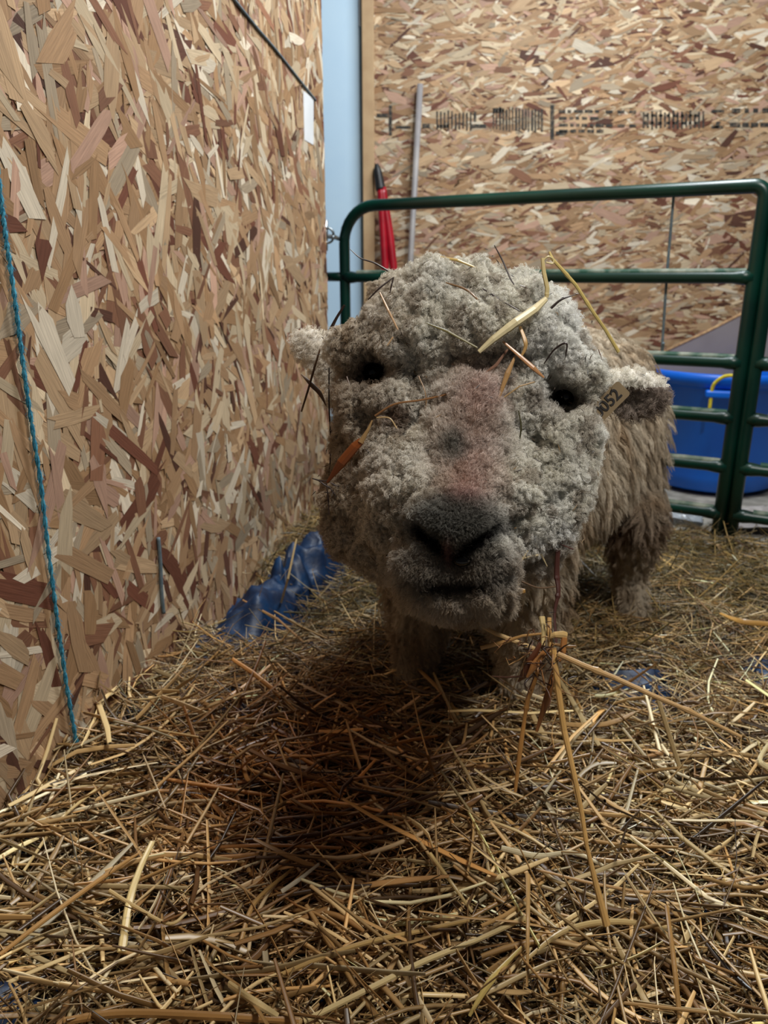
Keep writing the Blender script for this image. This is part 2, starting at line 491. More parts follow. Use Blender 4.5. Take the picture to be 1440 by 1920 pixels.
cr0 = rail_at(1262, 362); cr1 = rail_at(1240, 655); bkw = np.array([0.01, 0.022, 0])
o = tube_obj('grey_cord', [cr0 + np.array([0, 0, .018]), cr0 + bkw, cr0 * .5 + cr1 * .5 + bkw + np.array([-.002, 0, 0]), cr1 + bkw, cr1 + np.array([0.004, 0, .018])], 0.0038, M_CORD, n=40)
tag(o, 'thin grey cord hanging between the upper rails of the green panel', 'cord')
# ---------------------------------------------------------------- things beyond the panel
def lathe(profile, cx, cy, seg=72):
    pr = np.array(profile); n = len(pr)
    a = np.arange(seg) / seg * 2 * math.pi
    v = np.stack([cx + pr[None, :, 0] * np.cos(a)[:, None], cy + pr[None, :, 0] * np.sin(a)[:, None], np.broadcast_to(pr[None, :, 1], (seg, n))], -1).reshape(-1, 3)
    f = []
    for i in range(seg):
        j = (i + 1) % seg
        for k in range(n - 1):
            f.append((i * n + k, j * n + k, j * n + k + 1, i * n + k + 1))
    return v, f
TX, TY = 1.315, 2.93
tub = empty('muck_tub', (TX, TY, -0.04)); tag(tub, 'large bright blue plastic tub with yellow rope handles beyond the green panel', 'tub')
rB, rT, hT = 0.235, 0.285, 0.415
v, f = lathe([(0.002, -0.03), (rB - 0.02, -0.03), (rB, -0.02), (rB + 0.012, 0.03), (rT - 0.012, hT - 0.05), (rT + 0.0, hT - 0.045), (rT + 0.012, hT - 0.04), (rT + 0.016, hT - 0.015), (rT + 0.014, hT),
              (rT + 0.004, hT + 0.006), (rT - 0.012, hT), (rT - 0.02, hT - 0.03), (rB - 0.01, 0.0), (0.002, -0.01)], TX, TY)
mesh('tub_body', v, f, M_BLUE, tub, smooth=True)
for ang in (-math.pi / 2 - 0.33, math.pi / 2 - 0.33):
    ca, sa = math.cos(ang), math.sin(ang)
    tv = np.array([-sa, ca, 0]); rv = np.array([ca, sa, 0])
    c = np.array([TX, TY, 0]) + rv * (rT + 0.012)
    R3 = np.stack([tv, rv, np.array([0, 0, 1.0])], 1)
    box_obj('handle_lug', (-0.075, -0.02, hT - 0.075), (0.075, 0.022, hT - 0.048), M_BLUE, tub, bev=0.008, rot=R3, loc=c)
    pts = [c + tv * x + rv * y + np.array([0, 0, z]) for x, y, z in
           ((-0.055, 0.014, hT - 0.155), (-0.055, 0.014, hT - 0.1), (-0.055, 0.014, hT - 0.045), (-0.048, 0.018, hT - 0.02), (-0.025, 0.022, hT + 0.002), (0, 0.024, hT + 0.008), (0.025, 0.022, hT + 0.002), (0.048, 0.018, hT - 0.02), (0.055, 0.014, hT - 0.045), (0.055, 0.014, hT - 0.1), (0.055, 0.014, hT - 0.155))]
    tube_obj('rope_handle', pts, 0.0062, M_YELLOW, tub, n=60, sides=10)

bk = empty('bucket', (0.985, 3.06, -0.04)); tag(bk, 'black ribbed bucket half hidden between the sheep and the blue tub', 'bucket')
v, f = lathe([(0.002, -0.03), (0.10, -0.03), (0.112, 0.05), (0.118, 0.055), (0.113, 0.06), (0.12, 0.15), (0.126, 0.155), (0.121, 0.16), (0.128, 0.25), (0.138, 0.255), (0.138, 0.27), (0.126, 0.27), (0.10, -0.01), (0.002, -0.01)], 0.955, 3.05, 48)
mesh('bucket_body', v, f, M_BLACK, bk, smooth=True)
tube_obj('bail_handle', [np.array([0.955 + 0.138 * math.cos(a), 3.05 - 0.13 * math.sin(a) * 0.95, 0.25 - 0.10 * math.sin(a)]) for a in np.linspace(0, math.pi, 12)], 0.004, M_STEEL, bk, path=False, sides=8)

# grey board leaning against the back wall behind the tub: slanted top edge
gb = [on_back_wall(1232, 668, 0.30), on_back_wall(1330, 622, 0.30), on_back_wall(1445, 563, 0.30), on_back_wall(1600, 490, 0.30)]
gbl = [np.array([p[0], p[1], -0.04]) for p in gb]
fr = gb + gbl; bkk = [p + np.array([0, 0.018, 0]) for p in fr]
vv = fr + bkk
ff = [(4, 5, 1, 0), (5, 6, 2, 1), (6, 7, 3, 2), (8, 9, 13, 12), (9, 10, 14, 13), (10, 11, 15, 14), (0, 1, 9, 8), (1, 2, 10, 9), (2, 3, 11, 10), (4, 0, 8, 12), (3, 7, 15, 11), (5, 4, 12, 13), (6, 5, 13, 14), (7, 6, 14, 15)]
gbo = empty('ramp_board', tuple(gbl[1])); tag(gbo, 'grey board with slanting top edge standing behind the blue tub', 'board')
mesh('board_sheet', vv, ff, M_GREYB, gbo)
tube_obj('edge_strip', [p + np.array([0, 0.005, 0.003]) for p in gb], 0.007, M_OSB_EDGE, gbo, path=False)
hk = on_back_wall(1398, 605, 0.31)
tube_obj('cut_handhold', [hk + np.array([-0.012, -0.002, 0.07]), hk + np.array([-0.018, -0.002, 0.03]), hk + np.array([-0.006, -0.002, -0.01]), hk + np.array([0.008, -0.002, -0.03])], 0.004, M_DARKSTEM, gbo, sides=8)

# grey pole and red tool leaning against the back wall
pt = on_back_wall(788, 158, 0.035); pbm = np.array([pt[0] - 0.075, BY - 0.11, -0.04])
gp = tube_obj('pole', [pt, pt * 0.5 + pbm * 0.5, pbm], 0.0125, M_POLE, path=False)
tag(gp, 'thin grey pole leaning upright against the back chipboard wall', 'pole')
rt = empty('hand_tool', (0.07, BY - 0.2, -0.04)); tag(rt, 'red twin-tube tool with black tip leaning in the corner by the timber post', 'tool')
tp = on_back_wall(706, 308, 0.06); md = on_back_wall(714, 356, 0.075)
tube_obj('black_grip', [tp, tp * 0.7 + md * 0.3, md], [0.008, 0.017, 0.021], M_BLACK, rt)
for dx, rr_ in ((0.0, 0.017), (0.03, 0.017)):
    b1 = on_back_wall(722 + dx * 520, 500, 0.10); b2 = np.array([b1[0] + 0.05 + dx, BY - 0.18, -0.04])
    tube_obj('red_tube', [md + np.array([dx * 0.2, 0, 0.008]), b1, b2], rr_, M_RED, rt)
jt = on_back_wall(733, 560, 0.12)
tube_obj('pivot_bolt', [jt + np.array([0, -0.03, 0]), jt + np.array([0, 0.03, 0])], 0.012, M_STEEL, rt, path=False)

# crumpled clear film on the concrete beside the panel
def crumple(name, cx, cy, lx, ly, z0, amp, mat, sc, seed, rot=0, n=46):
    u, w = np.meshgrid(np.linspace(-1, 1, n), np.linspace(-1, 1, n), indexing='ij')
    p = np.stack([u, w, u * 0], -1).reshape(-1, 3)
    ridge = 1 - np.abs(vnoise(p, sc, seed) * 2 - 1)
    ridge2 = 1 - np.abs(vnoise(p, sc * 2.3, seed + 1) * 2 - 1)
    e = np.clip(1.25 - np.sqrt(u ** 2 + w ** 2).ravel(), 0, 1)
    z = z0 + amp * (ridge ** 2 + 0.4 * ridge2 ** 2) * e
    r_ = 1 + 0.15 * (vnoise(p, 2.2, seed + 5) - 0.5)
    x = u.ravel() * lx * r_; y = w.ravel() * ly * r_
    c, s = math.cos(rot), math.sin(rot)
    V = np.stack([cx + x * c - y * s, cy + x * s + y * c, z], -1)
    i = np.arange((n - 1) * n).reshape(n - 1, n)[:, :n - 1]
    Q = np.stack([i, i + n, i + n + 1, i + 1], -1).reshape(-1, 4)
    o = mesh(name, V, Q, mat, smooth=True)
    m = o.modifiers.new('thick', 'SOLIDIFY'); m.thickness = 0.0012
    return o
o = crumple('plastic_sheet', 0.93, 2.47, 0.17, 0.06, -0.02, 0.04, M_FILM, 3.2, 31, -0.5)
tag(o, 'crumpled clear plastic sheet on the concrete under the lowest rail', 'plastic sheet')
o = crumple('paper_sack', 1.30, 2.32, 0.20, 0.10, -0.02, 0.05, M_POLE, 2.2, 37, -0.35)
tag(o, 'grey flattened sack on the floor beyond the joint of the panels', 'sack')

# ---------------------------------------------------------------- things on the left wall
# blue baling twine hanging down the chipboard
tw_px = [(-14, 240), (0, 358), (10, 440), (22, 520), (34, 610), (46, 705), (60, 800), (76, 905), (88, 1010), (101, 1115), (113, 1205), (127, 1300), (142, 1385), (154, 1450)]
tw = smooth_path([on_left_wall(x, y, 0.012) for x, y in tw_px], 260)
twr = empty('baling_twine', tuple(tw[-1])); tag(twr, 'frayed bright blue baling twine hanging down the near chipboard wall', 'twine')
for ph in (0, math.pi):
    a = np.linspace(0, 150, len(tw)) + ph
    p = tw + 0.0017 * (np.cos(a)[:, None] * W_S + np.sin(a)[:, None] * W_N)
    tube_obj('strand', p, 0.0018, M_TWINE, twr, path=False, sides=6)
nf = 1500
k = rng.integers(0, len(tw), nf); d1 = norm(rng.normal(size=(nf, 3))); d1[:, 2] -= 0.5
f0 = tw[k]; L_ = rng.uniform(0.002, 0.008, (nf, 1))
cl = np.stack([f0, f0 + d1 * L_ * 0.5, f0 + d1 * L_ + np.array([0, 0, -1]) * L_ * 0.4], 1)
v, q, _ = tubes(cl, np.full((nf, 3), 0.00022), 3)
tag(mesh('frayed_fibres', v, q, M_TWINE, twr), kind='stuff')

cd = smooth_path([on_left_wall(x, y, 0.006) for x, y in ((425, -20), (440, 0), (480, 50), (520, 97), (560, 148), (592, 188))], 60)
o = tube_obj('cable', cd, 0.0032, M_CORD, path=False, sides=8); tag(o, 'thin slate blue cable running down towards the far end of the left wall', 'cable')
cc = [on_left_wall(x, y, 0.005) for x, y in ((569, 170), (588, 185), (588, 272), (571, 262))]
cb = [p - W_N * 0.002 for p in cc]
o = mesh('notice_card', cc + cb, [(0, 1, 2, 3), (7, 6, 5, 4), (0, 4, 5, 1), (1, 5, 6, 2), (2, 6, 7, 3), (3, 7, 4, 0)], M_CARD); tag(o, 'small white card fixed to the far end of the left chipboard wall', 'card')
o = tube_obj('cord_end', [on_left_wall(x, y, 0.008) for x, y in ((297, 1008), (301, 1060), (303, 1110), (307, 1150))], 0.0035, M_CORD, sides=8); tag(o, 'short dark cord end hanging low on the left chipboard wall', 'cord')

# ---------------------------------------------------------------- blue tarp: crumpled against the wall and running under the straw
def ground(px, py, z=0.0):
    d = at(px, py, 1.0) - CAM
    return CAM + d * ((z - CAM_H) / d[2])
spots = [(ground(1195, 1275, 0.0), 0.075, 0.07), (ground(1440, 1262, 0.0), 0.06, 0.07), (ground(8, 1895, 0.03), 0.035, 0.03)]
nx_, ny_ = 240, 240
tx, ty = np.meshgrid(np.linspace(-0.62, 1.15, nx_), np.linspace(0.5, 2.05, ny_), indexing='ij')
pp = np.stack([tx, ty, tx * 0], -1).reshape(-1, 3)
rd = (1 - np.abs(vnoise(pp, 9, 41) * 2 - 1)).reshape(tx.shape); rd2 = (1 - np.abs(vnoise(pp, 21, 42) * 2 - 1)).reshape(tx.shape)
tz = bed(tx, ty) - 0.034 + 0.006 * rd2
for c, r, hgt in spots:
    g = np.exp(-(((tx - c[0]) / r) ** 2 + ((ty - c[1]) / r) ** 2) ** 1.5)
    tz += g * (0.026 + 0.022 * rd2)
A = np.array([-0.30, 1.46]); B = np.array([-0.150, 1.95])
ab = B - A; Lab = np.linalg.norm(ab); ab /= Lab
su = ((tx - A[0]) * ab[0] + (ty - A[1]) * ab[1]) / Lab; sv = (tx - A[0]) * ab[1] - (ty - A[1]) * ab[0]
suc = np.clip(su, 0, 1)
along = np.clip((su + 0.12) / 0.12, 0, 1) * np.clip((0.93 - su) / 0.10, 0, 1)
hh = np.where(su < 0.42, 0.060, 0.0) + np.where(su >= 0.42, 0.09 + 0.03 * suc, 0) 
wid = 0.060 + 0.01 * suc
fold = 1 - np.abs(((su * 3.1 + sv * 9 + 1.2 * rd) % 1.0) * 2 - 1)
tz += along * hh * np.clip(1.15 - (np.abs(sv + 0.02 * (rd2 - .5)) / wid) ** 1.6, 0, 1) * (0.50 + 0.30 * fold + 0.07 * rd2 + 0.34 * np.abs(((tx * 12 + ty * 5) % 1.0) * 2 - 1) + 0.22 * np.abs(((tx * 7 - ty * 15) % 1.0) * 2 - 1))
tx = tx + along * (np.abs(sv) < .09) * (rd2 - .5) * 0.03; ty = ty + along * (np.abs(sv) < .09) * (rd - .5) * 0.03
keep_in = (tx - (W_O[0] + (ty - W_O[1]) * wdir2[0] / wdir2[1])) > 0.012
V = np.stack([tx, ty, tz], -1).reshape(-1, 3)
ii = np.arange((nx_ - 1) * ny_).reshape(nx_ - 1, ny_)[:, :ny_ - 1]
Q = np.stack([ii, ii + ny_, ii + ny_ + 1, ii + 1], -1)
ok = keep_in[:-1, :-1] & keep_in[1:, 1:] & keep_in[:-1, 1:]
Q = Q[ok].reshape(-1, 4)
tarp = mesh('tarp', V, Q, M_TARP, smooth=True)
tag(tarp, 'blue plastic tarp crumpled up at the left wall and lying under the straw', 'tarp')
def tarp_clear(x, y):
    """1 where straw may lie, towards 0 where the tarp shows bare"""
    k = np.ones_like(x)
    for c, r, _h in spots:
        k *= 1 - 0.86 * np.exp(-(((x - c[0]) / r) ** 2 + ((y - c[1]) / r) ** 2) ** 1.5)
    u = ((x - A[0]) * ab[0] + (y - A[1]) * ab[1]) / Lab; w = (x - A[0]) * ab[1] - (y - A[1]) * ab[0]
    k *= 1 - 0.97 * ((u > -0.15) & (u < 1.15) & (np.abs(w) < 0.085))
    return k

# ---------------------------------------------------------------- the sheep
H = 0.0035
LO = np.array([-0.26, 0.60, -0.07]); HI = np.array([0.80, 2.06, 0.82])
NS = np.ceil((HI - LO) / H).astype(int)
FLD = np.full(NS, 0.3, dtype=np.float32)
EX = math.cos(math.radians(7)) * RIGHT - math.sin(math.radians(7)) * UP      # the head is rolled a little
EZ = math.cos(math.radians(7)) * UP + math.sin(math.radians(7)) * RIGHT
EY = -FWD
HEAD = np.stack([EX, EY, EZ]); WORLD = np.eye(3)

def block(lo, hi, pad=0.07):
    a = np.clip(np.floor((lo - pad - LO) / H).astype(int), 0, NS); b = np.clip(np.ceil((hi + pad - LO) / H).astype(int) + 1, 0, NS)
    g = [((np.arange(a[i], b[i]) * H) + LO[i]).astype(np.float32) for i in range(3)]
    return (slice(a[0], b[0]), slice(a[1], b[1]), slice(a[2], b[2])), np.meshgrid(*g, indexing='ij', sparse=True)

def smin(a, b, k):
    h = np.clip(k - np.abs(a - b), 0, None) / k
    return np.minimum(a, b) - h * h * k * 0.25
def smax(a, b, k): return -smin(-a, -b, k)

def ell(c, r, R=WORLD, k=0.03, cut=False):
    c = np.asarray(c); r = np.asarray(r, dtype=np.float32)
    sl, (X, Y, Z) = block(c - r.max(), c + r.max())
    X = X - np.float32(c[0]); Y = Y - np.float32(c[1]); Z = Z - np.float32(c[2])
    q = [np.float32(R[i][0]) * X + np.float32(R[i][1]) * Y + np.float32(R[i][2]) * Z for i in range(3)]
    k0 = np.sqrt(sum((q[i] / r[i]) ** 2 for i in range(3))) + 1e-6
    k1 = np.sqrt(sum((q[i] / r[i] ** 2) ** 2 for i in range(3))) + 1e-6
    d = k0 * (k0 - 1) / k1
    FLD[sl] = smax(FLD[sl], -d, k) if cut else smin(FLD[sl], d, k)

def cap(a, b, ra, rb, k=0.03, cut=False):
    a = np.asarray(a); b = np.asarray(b); rm = max(ra, rb)
    sl, (X, Y, Z) = block(np.minimum(a, b) - rm, np.maximum(a, b) + rm)
    ba = (b - a).astype(np.float32); X = X - np.float32(a[0]); Y = Y - np.float32(a[1]); Z = Z - np.float32(a[2])
    t = np.clip((X * ba[0] + Y * ba[1] + Z * ba[2]) / float(ba @ ba), 0, 1)
    d = np.sqrt((X - t * ba[0]) ** 2 + (Y - t * ba[1]) ** 2 + (Z - t * ba[2]) ** 2) - (ra + (rb - ra) * t)
    FLD[sl] = smax(FLD[sl], -d, k) if cut else smin(FLD[sl], d, k)

# trunk and legs
cap((.16, 1.33, .43), (.44, 1.70, .455), .185, .185, .06)
ell((.14, 1.27, .38), (.165, .16, .20), WORLD, .06)
ell((.33, 1.52, .39), (.17, .22, .15), WORLD, .06)
cap((.50, 1.68, .38), (.560, 1.60, .24), .11, .065, .05)
cap((.560, 1.60, .24), (.572, 1.62, .12), .062, .042, .03)
cap((.572, 1.62, .12), (.585, 1.57, -.05), .040, .036, .02)
cap((.28, 1.84, .36), (.30, 1.84, -.05), .09, .04, .04)
cap((.07, 1.33, .30), (.065, 1.315, .12), .085, .052, .04); cap((.065, 1.315, .12), (.06, 1.30, -.05), .050, .042, .02)
cap((.26, 1.28, .30), (.265, 1.265, .12), .09, .062, .04); cap((.265, 1.265, .12), (.27, 1.25, -.05), .060, .048, .02)
# neck
cap(at(880, 830, .97), (.15, 1.25, .44), .125, .165, .05)
# head
ell(at(880, 745, .905), (.142, .110, .128), HEAD, .05)
ell(at(885, 615, .865), (.122, .082, .060), HEAD, .03)
ell(at(800, 610, .815), (.048, .035, .040), HEAD, .02)
ell(at(960, 630, .82), (.052, .035, .040), HEAD, .02)
ell(at(722, 860, .865), (.057, .082, .106), HEAD, .04)
ell(at(1014, 870, .865), (.055, .082, .110), HEAD, .04)
ell(at(855, 985, .845), (.112, .075, .082), HEAD, .04)
cap(at(884, 690, .815), at(855, 950, .745), .043, .040, .035)
ell(at(790, 940, .775), (.045, .045, .055), HEAD, .03)
ell(at(915, 940, .775), (.045, .045, .055), HEAD, .03)
ell(at(850, 985, .722), (.044, .040, .036), HEAD, .012)
ell(at(806, 1060, .740), (.038, .040, .036), HEAD, .012)
ell(at(896, 1060, .740), (.038, .040, .036), HEAD, .012)
ell(at(850, 1112, .757), (.060, .042, .026), HEAD, .010)
ell(at(885, 632, .818), (.088, .042, .032), HEAD, .02)
# brow ridge and folds over the eyes
cap(at(655, 665, .835), at(745, 660, .81), .020, .020, .02)
cap(at(1020, 700, .81), at(1105, 715, .835), .020, .020, .02)
cap(at(655, 745, .835), at(735, 750, .80), .018, .018, .02)
cap(at(1035, 790, .80), at(1105, 785, .83), .018, .018, .02)
cap(at(735, 702, .785), at(862, 672, .775), .013, .013, .02, True)
cap(at(912, 674, .775), at(1020, 712, .785), .013, .012, .02, True)
# eye hollows, nostrils, philtrum, mouth
ell(at(699, 694, .800), (.0265, .065, .0250), HEAD, .010, True)
ell(at(1062, 742, .802), (.0300, .065, .0225), HEAD, .010, True)
cap(at(784, 994, .702), at(830, 1034, .684), .0105, .0095, .004, True)
cap(at(928, 996, .702), at(866, 1036, .682), .0105, .0095, .004, True)
cap(at(850, 1040, .690), at(850, 1100, .706), .0035, .0035, .004, True)
cap(at(783, 1093, .722), at(850, 1106, .700), .0070, .0085, .005, True)
cap(at(850, 1106, .700), at(920, 1090, .722), .0085, .0070, .005, True)
# ears
def rotm(deg):
    a = math.radians(deg)
    ex = math.cos(a) * RIGHT + math.sin(a) * UP; ez = -math.sin(a) * RIGHT + math.cos(a) * UP
    return np.stack([ex, EY, ez])
ell(at(1180, 738, .905), (.047, .020, .029), rotm(-4), .012)
ell(at(1186, 753, .880), (.036, .022, .020), rotm(12), .006, True)
ell(at(596, 655, .930), (.034, .016, .022), rotm(-28), .012)
cap(at(612, 690, .93), at(636, 745, .92), .014, .012, .02)

def surface_nets(F):
    s = F < 0
    cells = np.zeros(np.array(F.shape) - 1, dtype=np.int8)
    cnt = np.zeros(cells.shape, dtype=np.int8)
    for dx in (0, 1):
        for dy in (0, 1):
            for dz in (0, 1):
                cnt += s[dx:dx + cells.shape[0], dy:dy + cells.shape[1], dz:dz + cells.shape[2]]
    act = np.argwhere((cnt > 0) & (cnt < 8))
    idx = -np.ones(cells.shape, dtype=np.int32); idx[tuple(act.T)] = np.arange(len(act))
    acc = np.zeros((len(act), 3)); num = np.zeros(len(act))
    corner = [(a, b, c) for a in (0, 1) for b in (0, 1) for c in (0, 1)]
    for c0 in corner:
        for ax in range(3):
            if c0[ax]: continue
            c1 = list(c0); c1[ax] = 1
            f0 = F[act[:, 0] + c0[0], act[:, 1] + c0[1], act[:, 2] + c0[2]]; f1 = F[act[:, 0] + c1[0], act[:, 1] + c1[1], act[:, 2] + c1[2]]
            m = (f0 < 0) != (f1 < 0)
            t = np.where(m, f0 / np.where(f0 - f1 == 0, 1, f0 - f1), 0)
            p = np.tile(np.array(c0, float), (len(act), 1)); p[:, ax] = t
            acc[m] += p[m]; num[m] += 1
    V = (act + acc / num[:, None]) * H + LO
    quads = []
    for ax in range(3):
        a1, a2 = [(1, 2), (2, 0), (0, 1)][ax]
        s0 = s; sl0 = [slice(None)] * 3; sl1 = [slice(None)] * 3
        sl0[ax] = slice(0, -1); sl1[ax] = slice(1, None)
        e = s[tuple(sl0)] != s[tuple(sl1)]
        pos = np.argwhere(e); flip = s[tuple(sl0)][tuple(pos.T)]
        ok = (pos[:, a1] > 0) & (pos[:, a2] > 0) & (pos[:, a1] < cells.shape[a1]) & (pos[:, a2] < cells.shape[a2])
        pos = pos[ok]; flip = flip[ok]
        def g(d1, d2):
            q = pos.copy(); q[:, a1] -= d1; q[:, a2] -= d2
            return idx[tuple(q.T)]
        Q = np.stack([g(1, 1), g(0, 1), g(0, 0), g(1, 0)], 1)
        Q[~flip] = Q[~flip][:, ::-1]
        quads.append(Q)
    return V, np.vstack(quads)

SV, SQ = surface_nets(FLD)
del FLD
def vnormals(V, Q):
    n = np.cross(V[Q[:, 2]] - V[Q[:, 0]], V[Q[:, 3]] - V[Q[:, 1]])
    N = np.zeros_like(V)
    for i in range(4): np.add.at(N, Q[:, i], n)
    return norm(N)
for _ in range(2):   # relax
    acc = np.zeros_like(SV); cnt = np.zeros(len(SV))
    for i in range(4):
        np.add.at(acc, SQ[:, i], SV[SQ[:, (i + 1) % 4]]); np.add.at(cnt, SQ[:, i], 1)
    SV = SV * 0.5 + 0.5 * acc / cnt[:, None]
SN = vnormals(SV, SQ)

def bumpf(x, c, w): return np.exp(-((x - c) / w) ** 2)
def masks(P):
    """face regions of the head, by place on the face"""
    px, py, d = proj(P)
    head = np.clip((1.02 - d) / 0.06, 0, 1)
    rot = lambda cx, cy, rx, ry, e=2: np.exp(-(np.abs((px - cx) / rx) ** 2 + np.abs((py - cy) / ry) ** 2) ** (e / 2))
    front = np.clip((0.86 - d) / 0.04, 0, 1)
    nose = rot(852, 985, 92, 62, 6) * front
    lips = rot(850, 1065, 112, 58, 5) * front
    chin = rot(850, 1140, 120, 38, 4) * front
    bridge = rot(872, 840, 80, 170, 4) * front
    pink = (rot(905, 735, 45, 42, 2) + 0.7 * rot(885, 900, 45, 60, 2) + 0.9 * rot(865, 935, 28, 22, 2) + 0.5 * rot(880, 820, 60, 100, 2)) * front
    grey = rot(850, 838, 26, 30, 3) * front
    return px, py, d, head, nose, lips, chin, bridge, np.clip(pink, 0, 1), grey

px, py, dd, head, nose, lips, chin, bridge, pink, grey = masks(SV)
short = np.clip(np.maximum.reduce([nose, lips, chin * .8, bridge * .75]), 0, 1)
PUFF = rng.choice(len(SV), 12500, replace=False)
pk_ = kdtree.KDTree(len(PUFF))
for j, i in enumerate(PUFF): pk_.insert(SV[i], j)
pk_.balance()
PUFF_P = SV[PUFF].copy()
def puff(P):
    r = [pk_.find(p) for p in P]
    return np.array([x[1] for x in r]), np.array([x[2] for x in r])
_, pdist = puff(SV)
lump = 0.0092 * np.clip(1 - (pdist / .0080) ** 2, -0.5, 1) + (vnoise(SV, 42, 1) - .5) * 0.012 + (vnoise(SV, 130, 2) - .5) * 0.006 + (np.abs(vnoise(SV, 20, 3) * 2 - 1) - .4) * 0.020
lumpb = (vnoise(SV * np.array([1, 1, .30]), 34, 4) - .5) * 0.030 + (vnoise(SV * np.array([1, 1, .35]), 75, 5) - .5) * 0.014
ear = np.clip((np.maximum(px - 1132, 622 - px)) / 12, 0, 1) * head * (py < 800)
eyem = np.clip(1.4 * (np.exp(-(((px - 699) / 34) ** 2 + ((py - 694) / 32) ** 2)) + np.exp(-(((px - 1062) / 40) ** 2 + ((py - 742) / 30) ** 2))), 0, 1)
amp = np.where(head > 0.5, lump * (1 - 0.92 * short) * (1 - 0.85 * ear) * (1 - eyem) - .012 * np.exp(-(((px - 1128) / 24) ** 2 + ((py - 766) / 28) ** 2)) * head, lumpb * np.clip((SV[:, 2] - 0.0) / 0.2, 0.25, 1))
SV = SV + SN * amp[:, None]
SN = vnormals(SV, SQ)

def fleece_colour(P, jit=0.0):
    px, py, dd, head, nose, lips, chin, bridge, pink, grey = masks(P)
    n1 = vnoise(P, 26, 8)[:, None]; n2 = vnoise(P, 70, 9)[:, None]
    cream = srgb(230, 225, 210); white = srgb(246, 245, 240); tan = srgb(182, 158, 122); dirt = srgb(128, 106, 80)
    c = cream * (1 - n1) + white * n1
    c = c * (1 - 0.45 * (n2 > .66)) + dirt * 0.45 * (n2 > .66)
    left = np.clip((800 - px) / 190, 0, 1)[:, None] * head[:, None]            # browner towards the left cheek
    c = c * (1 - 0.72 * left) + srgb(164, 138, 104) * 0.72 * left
    ew_ = ((px < 626) | (px > 1140))[:, None] * (py < 800)[:, None] * head[:, None]; c = c * (1 - .8 * ew_) + srgb(244, 238, 226) * .8 * ew_
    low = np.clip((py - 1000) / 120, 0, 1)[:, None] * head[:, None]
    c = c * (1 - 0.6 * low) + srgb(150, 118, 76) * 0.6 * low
    bodyc = srgb(226, 210, 182) * (1 - n1) + srgb(160, 134, 102) * n1
    streak = vnoise(P * np.array([1, 1, .22]), 60, 10)[:, None]
    bodyc = bodyc * (0.55 + 0.75 * streak) * np.array([.93, .96, 1.03])
    zz = P[:, 2:3]
    stain = np.exp(-((zz - 0.22) / 0.08) ** 2) * (P[:, 0:1] > 0.45)
    bodyc = bodyc * (1 - .7 * stain) + srgb(84, 54, 32) * .7 * stain
    c = c * head[:, None] + bodyc * (1 - head[:, None])
    br = bridge[:, None]; c = c * (1 - .6 * br) + srgb(196, 178, 160) * .6 * br
    pk = pink[:, None] * 0.38; c = c * (1 - pk) + srgb(198, 140, 130) * pk
    sp = np.exp(-(((px - 868) / 26) ** 2 + ((py - 932) / 16) ** 2))[:, None] * (dd < .86)[:, None] * .4; c = c * (1 - sp) + srgb(176, 86, 84) * sp
    gy_ = grey[:, None] * .8; c = c * (1 - gy_) + srgb(92, 96, 88) * gy_
    ns = np.clip(nose, 0, 1)[:, None]; c = c * (1 - .93 * ns) + srgb(84, 84, 78) * .93 * ns
    lp = np.clip(lips, 0, 1)[:, None] * .85; c = c * (1 - lp) + srgb(118, 108, 94) * lp
    mth = np.exp(-(np.abs((px - 852) / 78) ** 4 + np.abs((py - 1098) / 17) ** 4))[:, None] * (dd < .80)[:, None] * .85; c = c * (1 - mth) + srgb(34, 30, 30) * mth
    nl = (np.exp(-(((px - 808 - (py - 1014) * 1.1) / 24) ** 2 + ((py - 1014) / 30) ** 2)) + np.exp(-(((px - 894 + (py - 1018) * 1.3) / 24) ** 2 + ((py - 1018) / 28) ** 2)))[:, None] * (dd < .80)[:, None]
    nl = np.clip(nl * 1.5, 0, 1); c = c * (1 - nl) + srgb(12, 10, 10) * nl
    pf = np.exp(-(((px - 841) / 7) ** 2 + ((py - 1032) / 22) ** 2))[:, None] * (dd < .80)[:, None] * .6; c = c * (1 - pf) + srgb(160, 120, 112) * pf
    ew = np.clip(np.exp(-(((px - 690) / 42) ** 2 + ((py - 705) / 42) ** 2)) + np.exp(-(((px - 1058) / 46) ** 2 + ((py - 745) / 34) ** 2)), 0, 1)[:, None] * head[:, None] * .7; c = c * (1 - ew) + srgb(92, 66, 46) * ew
    rs = np.exp(-(((px - 735) / 26) ** 2 + ((py - 780) / 24) ** 2))[:, None] * head[:, None] * .6; c = c * (1 - rs) + srgb(120, 66, 34) * rs
    inner = ((px > 1150) & (py > 726) & (py < 800) & (dd < .93) & (dd > .85))[:, None] * .75; c = c * (1 - inner) + srgb(96, 66, 46) * inner  # brown tint paints in the shade under the right ear's upper flap
    return c

sheep = empty('sheep', (0.3, 1.45, 0.0))
tag(sheep, 'woolly off-white sheep with dirty fleece and dark nose standing in the straw', 'sheep')
M_SKIN = tint_mat('fleece_base', rough=0.95, spec=0.05)
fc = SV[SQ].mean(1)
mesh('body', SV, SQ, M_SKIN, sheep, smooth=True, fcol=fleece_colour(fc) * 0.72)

# fibres
M_WOOL = tint_mat('wool_fibre', rough=0.85, spec=0.12)
qa = np.linalg.norm(np.cross(SV[SQ[:, 2]] - SV[SQ[:, 0]], SV[SQ[:, 3]] - SV[SQ[:, 1]]), axis=1) * 0.5
QP = proj(fc)
facing = np.einsum('ij,ij->i', vnormals(SV, SQ)[SQ[:, 0]], norm(CAM - fc))

